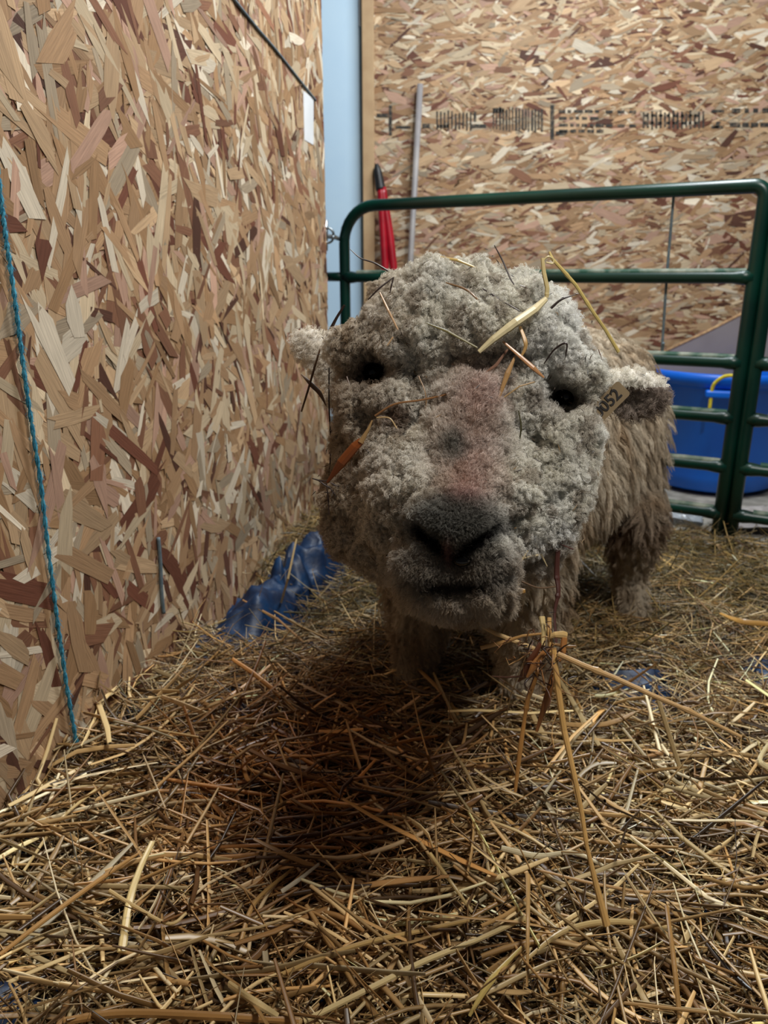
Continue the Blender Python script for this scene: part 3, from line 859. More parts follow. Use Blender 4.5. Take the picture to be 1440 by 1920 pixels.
def fibres(name, n, sel_w, lo_len, hi_len, clump, curl, droop, rad, seed, tilt=None, clump_w=0.75, K=6, label=None, splay=0.0, turns=9, taper=False):
    w = qa * sel_w; w = w / w.sum()
    qi = rng.choice(len(SQ), n, p=w)
    a, b = rng.random((n, 1)), rng.random((n, 1)); c4 = SV[SQ[qi]]; n4 = SN[SQ[qi]]
    bil = lambda q: q[:, 0] * (1 - a) * (1 - b) + q[:, 1] * a * (1 - b) + q[:, 2] * a * b + q[:, 3] * (1 - a) * b
    R0 = bil(c4); N0 = norm(bil(n4))
    L = lo_len + (hi_len - lo_len) * rng.random((n, 1))
    if taper: L = L * np.clip((R0[:, 2:3] - .08) / .26, .3, 1)
    s = np.linspace(0, 1, K)[None, :, None]
    if splay:
        pi_, pd_ = puff(R0)
        D0 = norm(N0 + splay * (R0 - PUFF_P[pi_]) / .008 + rng.normal(0, .35, (n, 3)))
        D0 = norm(D0 + N0 * np.clip(.35 - np.einsum('ij,ij->i', D0, N0), 0, 1)[:, None])
    else:
        D0 = N0
    own = R0[:, None] + D0[:, None] * (L[:, None] * s)
    ph = rng.uniform(0, 6.28, (n, 1, 1)); u1 = norm(np.cross(N0, rng.normal(size=(n, 3)))); u2 = np.cross(N0, u1)
    own = own + curl * s * (np.cos(ph + s * turns) * u1[:, None] + np.sin(ph + s * turns) * u2[:, None])
    P_ = own
    if clump:
        m = max(n // clump, 4)
        ci = rng.choice(n, m, replace=False)
        kd = kdtree.KDTree(m)
        for j, i in enumerate(ci): kd.insert(R0[i], j)
        kd.balance()
        near = np.fromiter((kd.find(p)[1] for p in R0), dtype=np.int64, count=n)
        cr = R0[ci][near]; cn = norm(N0[ci] + rng.normal(0, .42, (m, 3)))[near]; cL = (lo_len + (hi_len - lo_len) * rng.random((m, 1)))[near]
        cph = rng.uniform(0, 6.28, (m, 1, 1))[near]; v1 = norm(np.cross(N0[ci], rng.normal(size=(m, 3))))[near]; v2 = np.cross(cn, v1)
        tgt = cr[:, None] + cn[:, None] * (cL[:, None] * s) + 0.0035 * s * (np.cos(cph + s * 7) * v1[:, None] + np.sin(cph + s * 7) * v2[:, None])
        wt = clump_w * s ** 0.8
        P_ = own * (1 - wt) + tgt * wt
    if tilt is not None:
        P_ = P_ + tilt(R0)[:, None] * (L[:, None] * s ** 1.3)
    P_ = P_ + np.array([0, 0, -1.0]) * droop * (L[:, None] * s ** 1.6)
    hc = bpy.data.hair_curves.new(name)
    hc.add_curves([K] * n)
    hc.attributes['position'].data.foreach_set('vector', P_.reshape(-1).astype(np.float32))
    ra = hc.attributes.get('radius') or hc.attributes.new('radius', 'FLOAT', 'POINT')
    ra.data.foreach_set('value', (rad * (1 - 0.55 * s) * np.ones((n, 1, 1))).reshape(-1).astype(np.float32))
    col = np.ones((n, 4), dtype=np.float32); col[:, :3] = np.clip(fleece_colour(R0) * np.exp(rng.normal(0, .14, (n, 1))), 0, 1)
    ca = hc.attributes.new('tint', 'FLOAT_COLOR', 'CURVE'); ca.data.foreach_set('color', col.ravel())
    hc.materials.append(M_WOOL)
    o = bpy.data.objects.new(name, hc); C.objects.link(o); o.parent = sheep
    o.matrix_parent_inverse = Matrix.Translation(-Vector(sheep.location))
    tag(o, label, kind='stuff')
    return R0, N0

_, _, dq, hq, nq, lq, cq, bq, _p, _g = masks(fc)
shq = np.clip(np.maximum.reduce([nq, lq, cq * .9, bq * .8]), 0, 1)
eyeq = np.exp(-(((QP[0] - 700) / 24) ** 2 + ((QP[1] - 695) / 24) ** 2)) + np.exp(-(((QP[0] - 1058) / 28) ** 2 + ((QP[1] - 742) / 22) ** 2))
vis = np.where(facing > -0.25, 1.0, 0.35)
tagq = np.clip(1.3 * np.exp(-(((QP[0] - 1128) / 24) ** 2 + ((QP[1] - 766) / 26) ** 2)), 0, 1)
earq = ((QP[0] > 1140) | (QP[0] < 612)) * hq * (QP[1] < 800)
hw = np.clip(hq, 0, 1) * (1 - shq) * np.clip(1 - eyeq * 3.2, 0.0, 1) * vis
WR, WN = fibres('head_wool', 330000, hw * (1 - .6 * earq) * (1 - tagq), .0040, .0098, 16, .0020, .1, .00016, 1, splay=.8, turns=12, clump_w=.55, label='curled matted wool of the head')
def muzzle_tilt(P):
    x, y, d = proj(P)
    v = np.stack([(x - 852) / 120, -(y - 985) / 120], 1)
    v = np.clip(v, -1, 1)
    return 1.0 * (v[:, :1] * RIGHT + v[:, 1:] * UP)
fibres('face_hair', 80000, hq * shq * vis, .0022, .0048, 9, .0010, .1, .00013, 2, tilt=muzzle_tilt, clump_w=.4, K=4, label='short hair of the nose and muzzle')
fibres('body_fleece', 120000, (1 - hq) * np.clip((fc[:, 2] - .10) / .05, 0.0, 1) * vis, .012, .032, 22, .003, 1.1, .00028, 3, taper=True, clump_w=.7, label='long stringy fleece of the body')
fibres('leg_wool', 22000, (1 - hq) * np.clip((.16 - fc[:, 2]) / .05, 0, 1) * (fc[:, 2] > -.02), .006, .013, 14, .002, .5, .00025, 4, K=4, label='short wool of the legs')

for (x, y, t) in ((700, 699, .853), (1060, 744, .857)):
    c = at(x, y, t); m_ = []
    nu, nv = 16, 24
    vs = [c + 0.0125 * (math.sin(a) * math.cos(b) * RIGHT + math.cos(a) * UP - math.sin(a) * math.sin(b) * FWD) for a in np.linspace(0.02, math.pi - .02, nu) for b in np.arange(nv) / nv * 2 * math.pi]
    fs = [(i * nv + j, i * nv + (j + 1) % nv, (i + 1) * nv + (j + 1) % nv, (i + 1) * nv + j) for i in range(nu - 1) for j in range(nv)]
    mesh('eye', vs, fs, M_EYE, sheep, smooth=True)

c = at(866, 1050, .7000)
vs = [c + .0095 * math.sin(a) * math.cos(b) * RIGHT + .0062 * math.cos(a) * UP - .006 * math.sin(a) * math.sin(b) * FWD for a in np.linspace(0.02, math.pi - .02, 16) for b in np.arange(24) / 24 * 2 * math.pi]
fs = [(i * 24 + j, i * 24 + (j + 1) % 24, (i + 1) * 24 + (j + 1) % 24, (i + 1) * 24 + j) for i in range(15) for j in range(24)]
tag(mesh('nose_skin', vs, fs, M_EYE, sheep, smooth=True), 'wet black skin between the nostrils')

# ear tag: rounded plate with its number
tc = at(1139, 757, .840); ta = math.radians(45)
tx_ = math.cos(ta) * RIGHT + math.sin(ta) * UP; ty_ = -math.sin(ta) * RIGHT + math.cos(ta) * UP
tn = np.cross(tx_, ty_)
def rrect(w, h, r, n=6):
    o = []
    for cx, cy, a0 in ((w - r, h - r, 0), (-w + r, h - r, 90), (-w + r, -h + r, 180), (w - r, -h + r, 270)):
        for a in np.linspace(a0, a0 + 90, n): o.append((cx + r * math.cos(math.radians(a)), cy + r * math.sin(math.radians(a))))
    return o
pr = rrect(.0265, .0105, .0035); nn = len(pr)
vs = [tc + x * tx_ + y * ty_ + tn * .0008 for x, y in pr] + [tc + x * tx_ + y * ty_ - tn * .0008 for x, y in pr]
fs = [list(range(nn)), list(range(nn, 2 * nn))[::-1]] + [(i, i + nn, (i + 1) % nn + nn, (i + 1) % nn) for i in range(nn)]
et = mesh('ear_tag', vs, fs, M_TAG, sheep); tag(et, 'tan ear tag numbered 0052')
cu = bpy.data.curves.new('tag_number', 'FONT'); cu.body = '0052'; cu.size = 0.0185; cu.align_x = 'CENTER'; cu.align_y = 'CENTER'; cu.extrude = 0.0002; cu.offset = 0.0003
cu.materials.append(M_TAGINK)
tmpf = bpy.data.objects.new('lettering', cu); C.objects.link(tmpf)
bpy.context.view_layer.update()
tme = bpy.data.meshes.new_from_object(tmpf.evaluated_get(bpy.context.evaluated_depsgraph_get()))
bpy.data.objects.remove(tmpf); bpy.data.curves.remove(cu)
if not tme.materials: tme.materials.append(M_TAGINK)
tno = bpy.data.objects.new('tag_number', tme); C.objects.link(tno); tno.parent = et
pos = tc + tn * .0012 + ty_ * .0005
mw = Matrix(((tx_[0], ty_[0], tn[0], pos[0]), (tx_[1], ty_[1], tn[1], pos[1]), (tx_[2], ty_[2], tn[2], pos[2]), (0, 0, 0, 1)))
tno.matrix_parent_inverse = Matrix.Translation(-Vector(sheep.location)) @ Matrix.Translation(Vector(sheep.location))
tno.matrix_basis = mw
tno.matrix_parent_inverse = (Matrix.Translation(Vector(sheep.location)) @ Matrix.Translation(-Vector(sheep.location))).inverted()

# chaff and seed specks caught in the fleece
nch = 420
k = rng.integers(0, len(WR), nch); c0 = WR[k] + WN[k] * rng.uniform(.009, .017, (nch, 1))
dv = norm(np.cross(WN[k], rng.normal(size=(nch, 3)))) + WN[k] * rng.normal(0, .3, (nch, 1)); Lc = rng.uniform(.002, .011, (nch, 1))
cl = np.stack([c0 - dv * Lc / 2, c0 + rng.normal(0, .0006, (nch, 3)), c0 + dv * Lc / 2], 1)
v, q, ix = tubes(cl, np.stack([np.full(nch, .00015), rng.uniform(.0003, .0007, nch), np.full(nch, .00015)], 1), 4)
colr = np.array([srgb(50, 34, 24), srgb(84, 58, 38), srgb(150, 118, 72), srgb(30, 22, 18)])[rng.choice(4, nch, p=[.4, .25, .15, .2])]
ch = mesh('chaff', v, q, M_STRAW, fcol=colr[ix]); tag(ch, 'tiny dark bits of chaff caught in the wool of the head', 'chaff', kind='stuff')

# ---------------------------------------------------------------- straw bedding
STRAW = np.array([srgb(204, 178, 128), srgb(182, 148, 98), srgb(150, 116, 70), srgb(224, 206, 166), srgb(112, 82, 48), srgb(78, 56, 32), srgb(160, 138, 98)])
SW = np.array([.15, .20, .21, .08, .17, .11, .08])
HAY = np.array([srgb(120, 104, 62), srgb(96, 86, 52), srgb(142, 118, 70), srgb(76, 66, 40), srgb(160, 132, 80)])

def straws(n, xr, yr, zlo, zhi, lmin, lmax, rmin, rmax, hay=0.0, tilt=0.16, K=5, sides=4, dens=None, thin=None):
    X = np.empty(0); Y = np.empty(0)
    while len(X) < n:
        x = rng.uniform(*xr, n); y = rng.uniform(*yr, n)
        d = (x - (W_O[0] + (y - W_O[1]) * wdir2[0] / wdir2[1])) * wdir2[1]
        k = (d > 0.012) & (x < 0.40 + y * 0.62) & (x > -0.21 - y * 0.62) & (behind_panel(x, y) < 0.05) & (rng.random(n) < tarp_clear(x, y))
        if dens is not None: k &= rng.random(n) < dens(x, y)
        X = np.append(X, x[k]); Y = np.append(Y, y[k])
    X, Y = X[:n], Y[:n]
    az = np.where(rng.random(n) < .45, rng.normal(0, .55, n), rng.uniform(0, math.pi, n))
    Ls = lmin + (lmax - lmin) * rng.random(n) ** 1.6
    s = np.linspace(-.5, .5, K)[None, :]
    bend = rng.normal(0, .045, (n, 1)) * (s ** 2) * 4 * Ls[:, None]
    kp = rng.uniform(-.3, .3, (n, 1)); kink = np.where(rng.random((n, 1)) < .25, rng.normal(0, .6, (n, 1)), 0) * np.clip(s - kp, 0, 1) * Ls[:, None]
    off = bend + kink
    cx = X[:, None] + np.cos(az)[:, None] * s * Ls[:, None] - np.sin(az)[:, None] * off
    cy = Y[:, None] + np.sin(az)[:, None] * s * Ls[:, None] + np.cos(az)[:, None] * off
    wallx = W_O[0] + (cy - W_O[1]) * wdir2[0] / wdir2[1] + 0.008
    cx = np.maximum(cx, wallx)
    u = rng.random(n) ** 0.8
    tl = np.where(rng.random(n) < .12, rng.normal(0, tilt * 2.6, n), rng.normal(0, tilt, n))[:, None]
    hz_ = bed(X, Y)[:, None] * 0.6 + bed(cx, cy) * 0.4
    cz = hz_ + (zlo + (zhi - zlo) * u)[:, None] + tl * s * Ls[:, None] + rng.normal(0, .05, (n, 1)) * (s ** 2) * 4 * Ls[:, None]
    cz = np.maximum(cz, -0.041)
    cl = np.stack([cx, cy, cz], -1)
    r = rng.uniform(rmin, rmax, (n, 1)) * np.ones((1, K))
    r[:, 0] *= .8; r[:, -1] *= .6
    v, q, ix = tubes(cl, r, sides, flat=np.where(rng.random(n) < .5, .28, .8) if thin is None else np.full(n, thin))
    ci = rng.choice(7, n, p=SW / SW.sum()); col = STRAW[ci].copy()
    hm = rng.random(n) < (hay if np.isscalar(hay) else hay(X, Y))
    col[hm] = HAY[rng.integers(0, 5, hm.sum())]
    # shade in front of the sheep painted into the straw colour: orange brown
    shade = np.exp(-(((X + .13) / .22) ** 2 + ((Y - 1.02) / .32) ** 2) ** 1.5)[:, None] * .85
    col = col * (1 - shade) + (col * np.array([.80, .44, .16])) * shade
    col *= np.exp(rng.normal(-.05, .38, (n, 1)))
    return v, q, np.clip(col, 0, 1)[ix]

def merge(parts):
    V, Q, Cc = [], [], []; o_ = 0
    for v, q, c in parts:
        V.append(v); Q.append(q + o_); Cc.append(c); o_ += len(v)
    return np.vstack(V), np.vstack(Q), np.vstack(Cc)
hayfn = lambda x, y: np.clip((y - 1.25) / .5, 0, .8)
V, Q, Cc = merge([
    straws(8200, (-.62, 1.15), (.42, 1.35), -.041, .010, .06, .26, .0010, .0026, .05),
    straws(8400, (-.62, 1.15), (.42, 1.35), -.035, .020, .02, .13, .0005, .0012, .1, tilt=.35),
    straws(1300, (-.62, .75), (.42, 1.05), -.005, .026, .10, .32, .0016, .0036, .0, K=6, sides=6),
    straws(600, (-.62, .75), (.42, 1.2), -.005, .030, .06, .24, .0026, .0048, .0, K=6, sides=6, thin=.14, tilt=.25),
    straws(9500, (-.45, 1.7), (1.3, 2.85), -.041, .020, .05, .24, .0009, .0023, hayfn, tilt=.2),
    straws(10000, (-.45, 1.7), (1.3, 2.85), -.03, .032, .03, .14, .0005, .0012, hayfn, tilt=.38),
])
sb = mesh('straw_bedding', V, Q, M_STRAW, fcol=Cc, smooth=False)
tag(sb, 'deep loose golden straw bedding covering the pen floor', 'straw', kind='stuff')

# ---------------------------------------------------------------- single stalks
def stalk(name, pts, r, col, label, cat='straw', group=None, flat=.5, sides=8, n=None, nodes=(), split=0, smooth=False):
    P_ = smooth_path(pts, n or 6 * len(pts)) if smooth else None
    if P_ is None:
        P_ = []
        for a, b in zip(pts[:-1], pts[1:]):
            for u in np.linspace(0, 1, 7)[:-1]: P_.append(np.array(a) * (1 - u) + np.array(b) * u)
        P_.append(np.array(pts[-1])); P_ = np.array(P_)
    k = len(P_); s = np.linspace(0, 1, k)
    rr = np.interp(s, np.linspace(0, 1, len(r)), r) if np.ndim(r) else np.full(k, r)
    for c in nodes: rr = rr * (1 + .45 * np.exp(-((s - c) / .012) ** 2))
    v, q, _ = tubes(P_[None], rr[None], sides, flat=np.array([flat]), ref=norm(np.array([[[.2, -.9, .35]]])))
    face_s = np.repeat(s[:-1], sides); fa = np.tile(np.arange(sides), k - 1)
    base = np.array(col); colf = base[None] * (1 + .22 * np.sin(fa * 2.4 + 1))[:, None] * (0.86 + .3 * vnoise(np.stack([face_s * 9, fa * 1.0, fa * 0.], 1), 1, 5))[:, None]
    fs = [list(f) for f in q] + [list(range(sides))[::-1], [len(v) - sides + i for i in range(sides)]]
    colf = np.vstack([colf, base[None] * 1.1, base[None] * 1.1])
    o = mesh(name, v, fs, M_STRAW, fcol=np.clip(colf, 0, 1))
    if label: tag(o, label, cat, group)
    return o
G = srgb(208, 184, 112); PALE = srgb(222, 206, 160); TAN = srgb(176, 136, 86); BRN = srgb(96, 60, 40); DRK = srgb(48, 32, 26); OR = srgb(156, 84, 36)
def hp(*l): return [at(*p) for p in l]
stalk('straw_stalk', hp((898, 660, .752), (925, 636, .752), (968, 604, .755), (1003, 580, .765), (1024, 560, .775)), [.0022, .0036, .0046, .0044, .0028], PALE, 'thick pale straw with torn lower end lying across the woolly forehead', nodes=(.4,))
stalk('straw_stalk', hp((1025, 558, .775), (1026, 540, .775), (1020, 512, .775), (1017, 484, .775)), [.0022, .0026, .0026, .0020], srgb(206, 186, 130), 'short pale straw piece standing upright above the forehead', nodes=(.1,))
stalk('straw_stalk', hp((1030, 472, .78), (1036, 486, .78), (1060, 512, .785), (1080, 535, .79), (1112, 585, .80), (1135, 618, .81), (1160, 660, .82)), [.0012, .0020, .0022, .0022, .0022, .0022, .0024], G, 'long straight golden straw slanting down past the right of the head', nodes=(.35, .62))
stalk('straw_stalk', hp((1018, 489, .776), (1028, 481, .776), (1037, 486, .778), (1036, 494, .778), (1024, 492, .776)), .0010, srgb(214, 196, 140), 'curled thin straw loop joining two stalks above the head', smooth=True)
stalk('straw_stalk', hp((975, 612, .765), (985, 640, .76), (984, 655, .76), (975, 672, .76)), [.0016, .0024, .0018, .0010], srgb(190, 150, 92), 'curled flat straw blade hanging under the thick forehead straw', smooth=True, flat=.3)
stalk('straw_stalk', hp((966, 668, .76), (952, 700, .757), (933, 752, .755)), [.0010, .0030, .0012], TAN, 'tan straw blade pointing down between the eyes', flat=.3)
stalk('straw_stalk', hp((943, 640, .762), (975, 668, .757), (1000, 690, .755), (1020, 708, .757)), [.0012, .0022, .0028, .0010], srgb(180, 130, 84), 'tan straw blade slanting down towards the right eye', flat=.3)
stalk('straw_stalk', hp((952, 655, .765), (930, 685, .765), (904, 703, .765)), [.0010, .0018, .0006], srgb(140, 104, 84), 'dull brown pointed blade on the brow between the eyes', flat=.3)
stalk('straw_stalk', hp((945, 745, .757), (975, 724, .757), (1003, 716, .76)), .0008, srgb(176, 144, 98), 'thin straw lying just below the right eye')
stalk('straw_stalk', hp((712, 548, .775), (728, 582, .772), (746, 618, .772)), [.0008, .0014, .0009], srgb(190, 152, 112), 'short tan straw on the left of the woolly forehead')
stalk('straw_stalk', hp((737, 632, .775), (726, 648, .775)), [.0009, .0006], srgb(196, 162, 120), 'tiny straw bit below the short tan straw on the forehead')
stalk('straw_stalk', hp((800, 606, .762), (840, 622, .758), (895, 652, .756)), [.0006, .0016, .0010], srgb(116, 106, 62), 'olive dry blade pressed flat across the forehead wool', flat=.3)
stalk('straw_stalk', hp((826, 482, .80), (858, 488, .797), (895, 503, .797)), [.0014, .0017, .0010], srgb(196, 166, 98), 'golden straw resting on top of the head', nodes=(.6,))
stalk('grass_stem', hp((656, 467, .80), (676, 484, .80), (702, 493, .80), (728, 508, .80)), [.0004, .0008, .0010, .0012], DRK, 'thin dark stem sticking out left from the top of the head', 'stem', smooth=True)
stalk('grass_stem', hp((927, 460, .80), (943, 490, .80), (958, 524, .795), (975, 548, .79)), [.0006, .0011, .0010, .0006], DRK, 'dark stem rising from the right of the head top', 'stem', smooth=True)
stalk('grass_stem', hp((836, 530, .775), (870, 541, .77), (890, 556, .767), (902, 572, .768)), [.0008, .0013, .0012, .0006], srgb(122, 90, 54), 'forked brown stem on the upper forehead wool', 'stem', smooth=True)
stalk('grass_stem', hp((905, 541, .775), (935, 560, .77), (974, 583, .765)), [.0008, .0011, .0007], DRK, 'dark stem running to the thick forehead straw', 'stem', smooth=True)
stalk('grass_stem', hp((738, 520, .785), (712, 540, .782), (690, 562, .782)), [.0006, .0010, .0006], DRK, 'dark twig on the left upper forehead wool', 'stem', smooth=True)
stalk('grass_stem', hp((738, 520, .785), (734, 535, .784), (731, 549, .784)), [.0008, .0009, .0005], DRK, 'short dark twig hanging from the top of the forehead wool', 'stem')
stalk('grass_stem', hp((1033, 578, .775), (1052, 562, .775), (1078, 553, .775)), [.0014, .0011, .0004], DRK, 'dark bent stem right of the thick forehead straw', 'stem', smooth=True)
stalk('grass_stem', hp((1020, 682, .785), (1040, 655, .782), (1062, 644, .78), (1060, 672, .784)), [.0006, .0010, .0011, .0006], DRK, 'hooked dark stem in the wool above the right eye', 'stem', smooth=True)
stalk('grass_stem', hp((1122, 655, .83), (1130, 678, .83), (1137, 700, .83)), [.0005, .0008, .0004], BRN, 'thin reddish stem in front of the tagged ear', 'stem', smooth=True)
stalk('grass_stem', hp((646, 572, .84), (630, 598, .845), (617, 625, .85), (609, 645, .855)), [.0012, .0016, .0024, .0020], DRK, 'thick dark stem curving down the left edge of the head', 'stem', smooth=True)
stalk('grass_stem', hp((600, 655, .86), (590, 688, .86), (578, 730, .86), (565, 772, .86)), [.0010, .0013, .0013, .0010], srgb(88, 62, 38), 'thin brown stalk hanging below the left ear', 'stem', nodes=(.96,))
stalk('dry_leaf', hp((565, 702, .865), (585, 722, .865), (600, 738, .865), (612, 762, .865)), [.0006, .0030, .0026, .0004], srgb(92, 66, 42), 'brown dry leaf blade hanging left of the cheek', 'leaf', smooth=True, flat=.25)
stalk('grass_stem', hp((617, 690, .86), (617, 760, .855), (620, 840, .85), (616, 905, .845)), [.0006, .0009, .0008, .0006], DRK, 'long thin dark stem along the left edge of the cheek', 'stem', smooth=True)
stalk('straw_stalk', hp((613, 905, .80), (640, 868, .785), (665, 838, .778), (678, 826, .776)), [.0010, .0052, .0050, .0036], OR, 'broad rust-coloured straw blade across the left cheek', flat=.22)
stalk('straw_stalk', hp((676, 830, .776), (690, 806, .774), (698, 788, .773)), [.0030, .0016, .0008], srgb(170, 136, 90), 'pale frayed tip at the end of the rust-coloured blade', flat=.3)
stalk('straw_stalk', hp((703, 780, .775), (740, 758, .768), (790, 750, .762), (842, 738, .757), (868, 722, .757)), [.0012, .0011, .0010, .0010, .0006], srgb(150, 108, 68), 'thin straw running from the left cheek to the bridge of the nose', smooth=True)
stalk('grass_stem', hp((650, 706, .815), (662, 745, .805), (665, 775, .80), (663, 800, .80)), .0007, srgb(96, 70, 50), 'thin brown stem on the left cheek below the eye', 'stem', smooth=True)
stalk('grass_stem', hp((785, 705, .775), (797, 735, .768), (798, 765, .768), (785, 785, .77)), .0006, srgb(150, 118, 82), 'fine curved straw between the left eye and nose bridge', 'stem', smooth=True)
stalk('grass_stem', hp((706, 783, .773), (730, 784, .769), (744, 803, .769)), .0008, srgb(188, 160, 114), 'fine arched straw over the rusty patch below the left eye', 'stem', smooth=True)
stalk('dry_leaf', hp((686, 843, .78), (700, 856, .777), (716, 858, .775), (728, 850, .772)), [.0006, .0018, .0024, .0010], srgb(44, 28, 26), 'dark crumpled leaf bit on the left cheek', 'leaf', smooth=True, flat=.4)
tw_ = [((585, 897), (614, 902)), ((596, 900), (620, 915)), ((612, 905), (617, 965)), ((617, 912), (640, 945)), ((620, 905), (636, 912))]
for i, ((a, b), (c, d)) in enumerate(tw_):
    stalk('twig', hp((a, b, .81), ((a + c) / 2 + 1, (b + d) / 2 + 2, .81), (c, d, .81)), [.0006, .0010, .0006], DRK, ['dark twig end poking out left of the cheek, uppermost', 'dark twig slanting down below the uppermost cheek twig', 'dark twig running straight down the left jaw edge', 'dark twig slanting right into the left jaw wool', 'short dark twig beside the end of the rust-coloured blade'][i], 'twig')
stalk('grass_stem', hp((972, 770, .765), (977, 800, .765), (973, 835, .768), (972, 868, .768), (960, 880, .768)), [.0006, .0009, .0008, .0010, .0004], srgb(70, 66, 36), 'olive stem lying down the right cheek beside the nose', 'stem', smooth=True)
stalk('grass_stem', hp((1065, 866, .79), (1066, 890, .79), (1064, 912, .79)), .0006, srgb(206, 186, 146), 'short pale straw upright on the right cheek edge', 'stem')
stalk('grass_stem', hp((1012, 968, .79), (1016, 990, .79), (1016, 1010, .79), (985, 1013, .79)), .0009, srgb(170, 136, 90), 'bent straw corner on the lower right cheek', 'stem')
# wad of straw hanging at the right of the chin
stalk('straw_stalk', hp((1046, 1030, .79), (1044, 1075, .79), (1047, 1110, .785), (1040, 1150, .78), (1043, 1205, .77)), [.0028, .0032, .0026, .0016, .0014], srgb(78, 44, 36), 'dark reddish stem running down the right jaw to the straw wad', 'stem', smooth=True, nodes=(.3, .55))
stalk('straw_stalk', hp((968, 1050, .77), (1000, 1042, .775), (1015, 1040, .78), (1026, 1062, .785)), [.0007, .0012, .0012, .0005], srgb(206, 186, 142), 'pale torn straw arch on the wool right of the chin')
stalk('straw_stalk', hp((990, 1032, .77), (975, 1055, .768), (969, 1078, .765), (972, 1098, .762)), [.0006, .0016, .0012, .0010], srgb(206, 182, 130), 'pale torn straw strip falling from the arch at the chin')
stalk('straw_stalk', hp((985, 1108, .752), (960, 1112, .752), (930, 1135, .75), (898, 1160, .752), (888, 1172, .755)), [.0020, .0054, .0056, .0040, .0016], srgb(178, 134, 72), 'wide golden straw husk under the right of the chin', flat=.3, smooth=True)
stalk('straw_stalk', hp((890, 1168, .76), (930, 1188, .755), (975, 1206, .75), (1008, 1218, .748)), [.0014, .0022, .0024, .0020], srgb(206, 172, 118), 'straight straw running from under the chin into the wad')
stalk('straw_stalk', hp((901, 1215, .745), (945, 1204, .745), (980, 1192, .745), (1015, 1188, .748)), [.0022, .0022, .0014, .0012], srgb(176, 132, 76), 'folded straw pointing left from the wad below the chin')
stalk('straw_stalk', hp((1046, 1226, .735), (1090, 1246, .725), (1150, 1270, .715), (1220, 1302, .70), (1290, 1332, .69), (1390, 1382, .68)), [.0026, .0028, .0026, .0022, .0021, .0016], srgb(190, 152, 100), 'long straw reaching far out to the right from the wad', nodes=(.3, .55, .8))
stalk('straw_stalk', hp((1038, 1215, .74), (1046, 1290, .735), (1058, 1370, .73), (1078, 1460, .72), (1092, 1530, .715), (1100, 1585, .71), (1118, 1660, .705), (1138, 1735, .70)), [.0030, .0034, .0032, .0028, .0024, .0020, .0030, .0040], srgb(200, 156, 92), 'long golden stalk hanging down from the wad almost to the bedding', nodes=(.68,), flat=.6)
stalk('straw_stalk', hp((1010, 1255, .755), (990, 1310, .755), (984, 1345, .755), (976, 1400, .755), (966, 1485, .755)), [.0026, .0028, .0020, .0028, .0018], srgb(176, 124, 64), 'orange-brown stalk hanging left of the long golden stalk', nodes=(.38,))
stalk('straw_stalk', hp((1038, 1255, .75), (1026, 1310, .75), (1006, 1372, .75)), [.0016, .0042, .0016], srgb(150, 96, 48), 'short flat brown blade hanging between two long stalks', flat=.3)
stalk('straw_stalk', hp((1016, 1156, .755), (1020, 1180, .75), (1018, 1210, .745)), [.0034, .0028, .0020], srgb(206, 180, 122), 'open cut straw end standing up at the left top of the wad')
stalk('straw_stalk', hp((1030, 1158, .755), (1030, 1185, .75), (1034, 1230, .745)), [.0024, .0026, .0030], srgb(190, 148, 88), 'second cut straw end standing up in the top of the wad')
stalk('straw_stalk', hp((1062, 1192, .75), (1054, 1190, .748), (1040, 1190, .745), (1028, 1196, .745)), [.0036, .0040, .0030, .0016], srgb(206, 170, 110), 'pale folded straw capping the right of the wad')
stalk('straw_stalk', hp((1058, 1196, .748), (1056, 1222, .745), (1048, 1240, .742)), [.0036, .0034, .0016], srgb(160, 106, 54), 'brown straw side of the wad folded downward')
stalk('dry_leaf', hp((1014, 1206, .745), (998, 1236, .742), (985, 1262, .745), (972, 1278, .75)), [.0016, .0044, .0052, .0008], srgb(96, 52, 28), 'dark brown leaf husk hanging in the lower left of the wad', 'leaf', flat=.35, smooth=True)
stalk('dry_leaf', hp((1022, 1222, .74), (1004, 1246, .738), (988, 1270, .74)), [.0030, .0044, .0012], srgb(176, 118, 62), 'light brown husk in the middle of the wad', 'leaf', flat=.35, smooth=True)
stalk('twig', hp((922, 1268, .75), (950, 1270, .748), (985, 1268, .745)), [.0006, .0010, .0010], srgb(84, 52, 36), 'thin dark twig pointing left out of the wad', 'twig')
stalk('twig', hp((1000, 1262, .745), (1012, 1275, .745), (1034, 1286, .745)), .0008, srgb(84, 56, 36), 'thin dark twig pointing right under the wad', 'twig', smooth=True)
stalk('twig', hp((1032, 1240, .735), (1052, 1272, .73), (1085, 1298, .73)), [.0010, .0007, .0004], srgb(150, 110, 64), 'fine curling fibre hanging right of the long golden stalk', 'twig', smooth=True)
stalk('twig', hp((1040, 1208, .748), (1066, 1213, .745), (1080, 1212, .745)), [.0016, .0018, .0010], srgb(140, 104, 62), 'short straw tip poking right out of the wad', 'twig')
stalk('twig', hp((978, 1090, .775), (1010, 1102, .775), (1042, 1100, .778)), .0008, srgb(110, 84, 60), 'thin stem crossing the wool right of the chin', 'twig', smooth=True)
stalk('twig', hp((1060, 1008, .79), (1050, 1020, .79), (1075, 1030, .79)), .0008, srgb(84, 48, 38), 'small forked twig at the top of the dark reddish stem', 'twig')

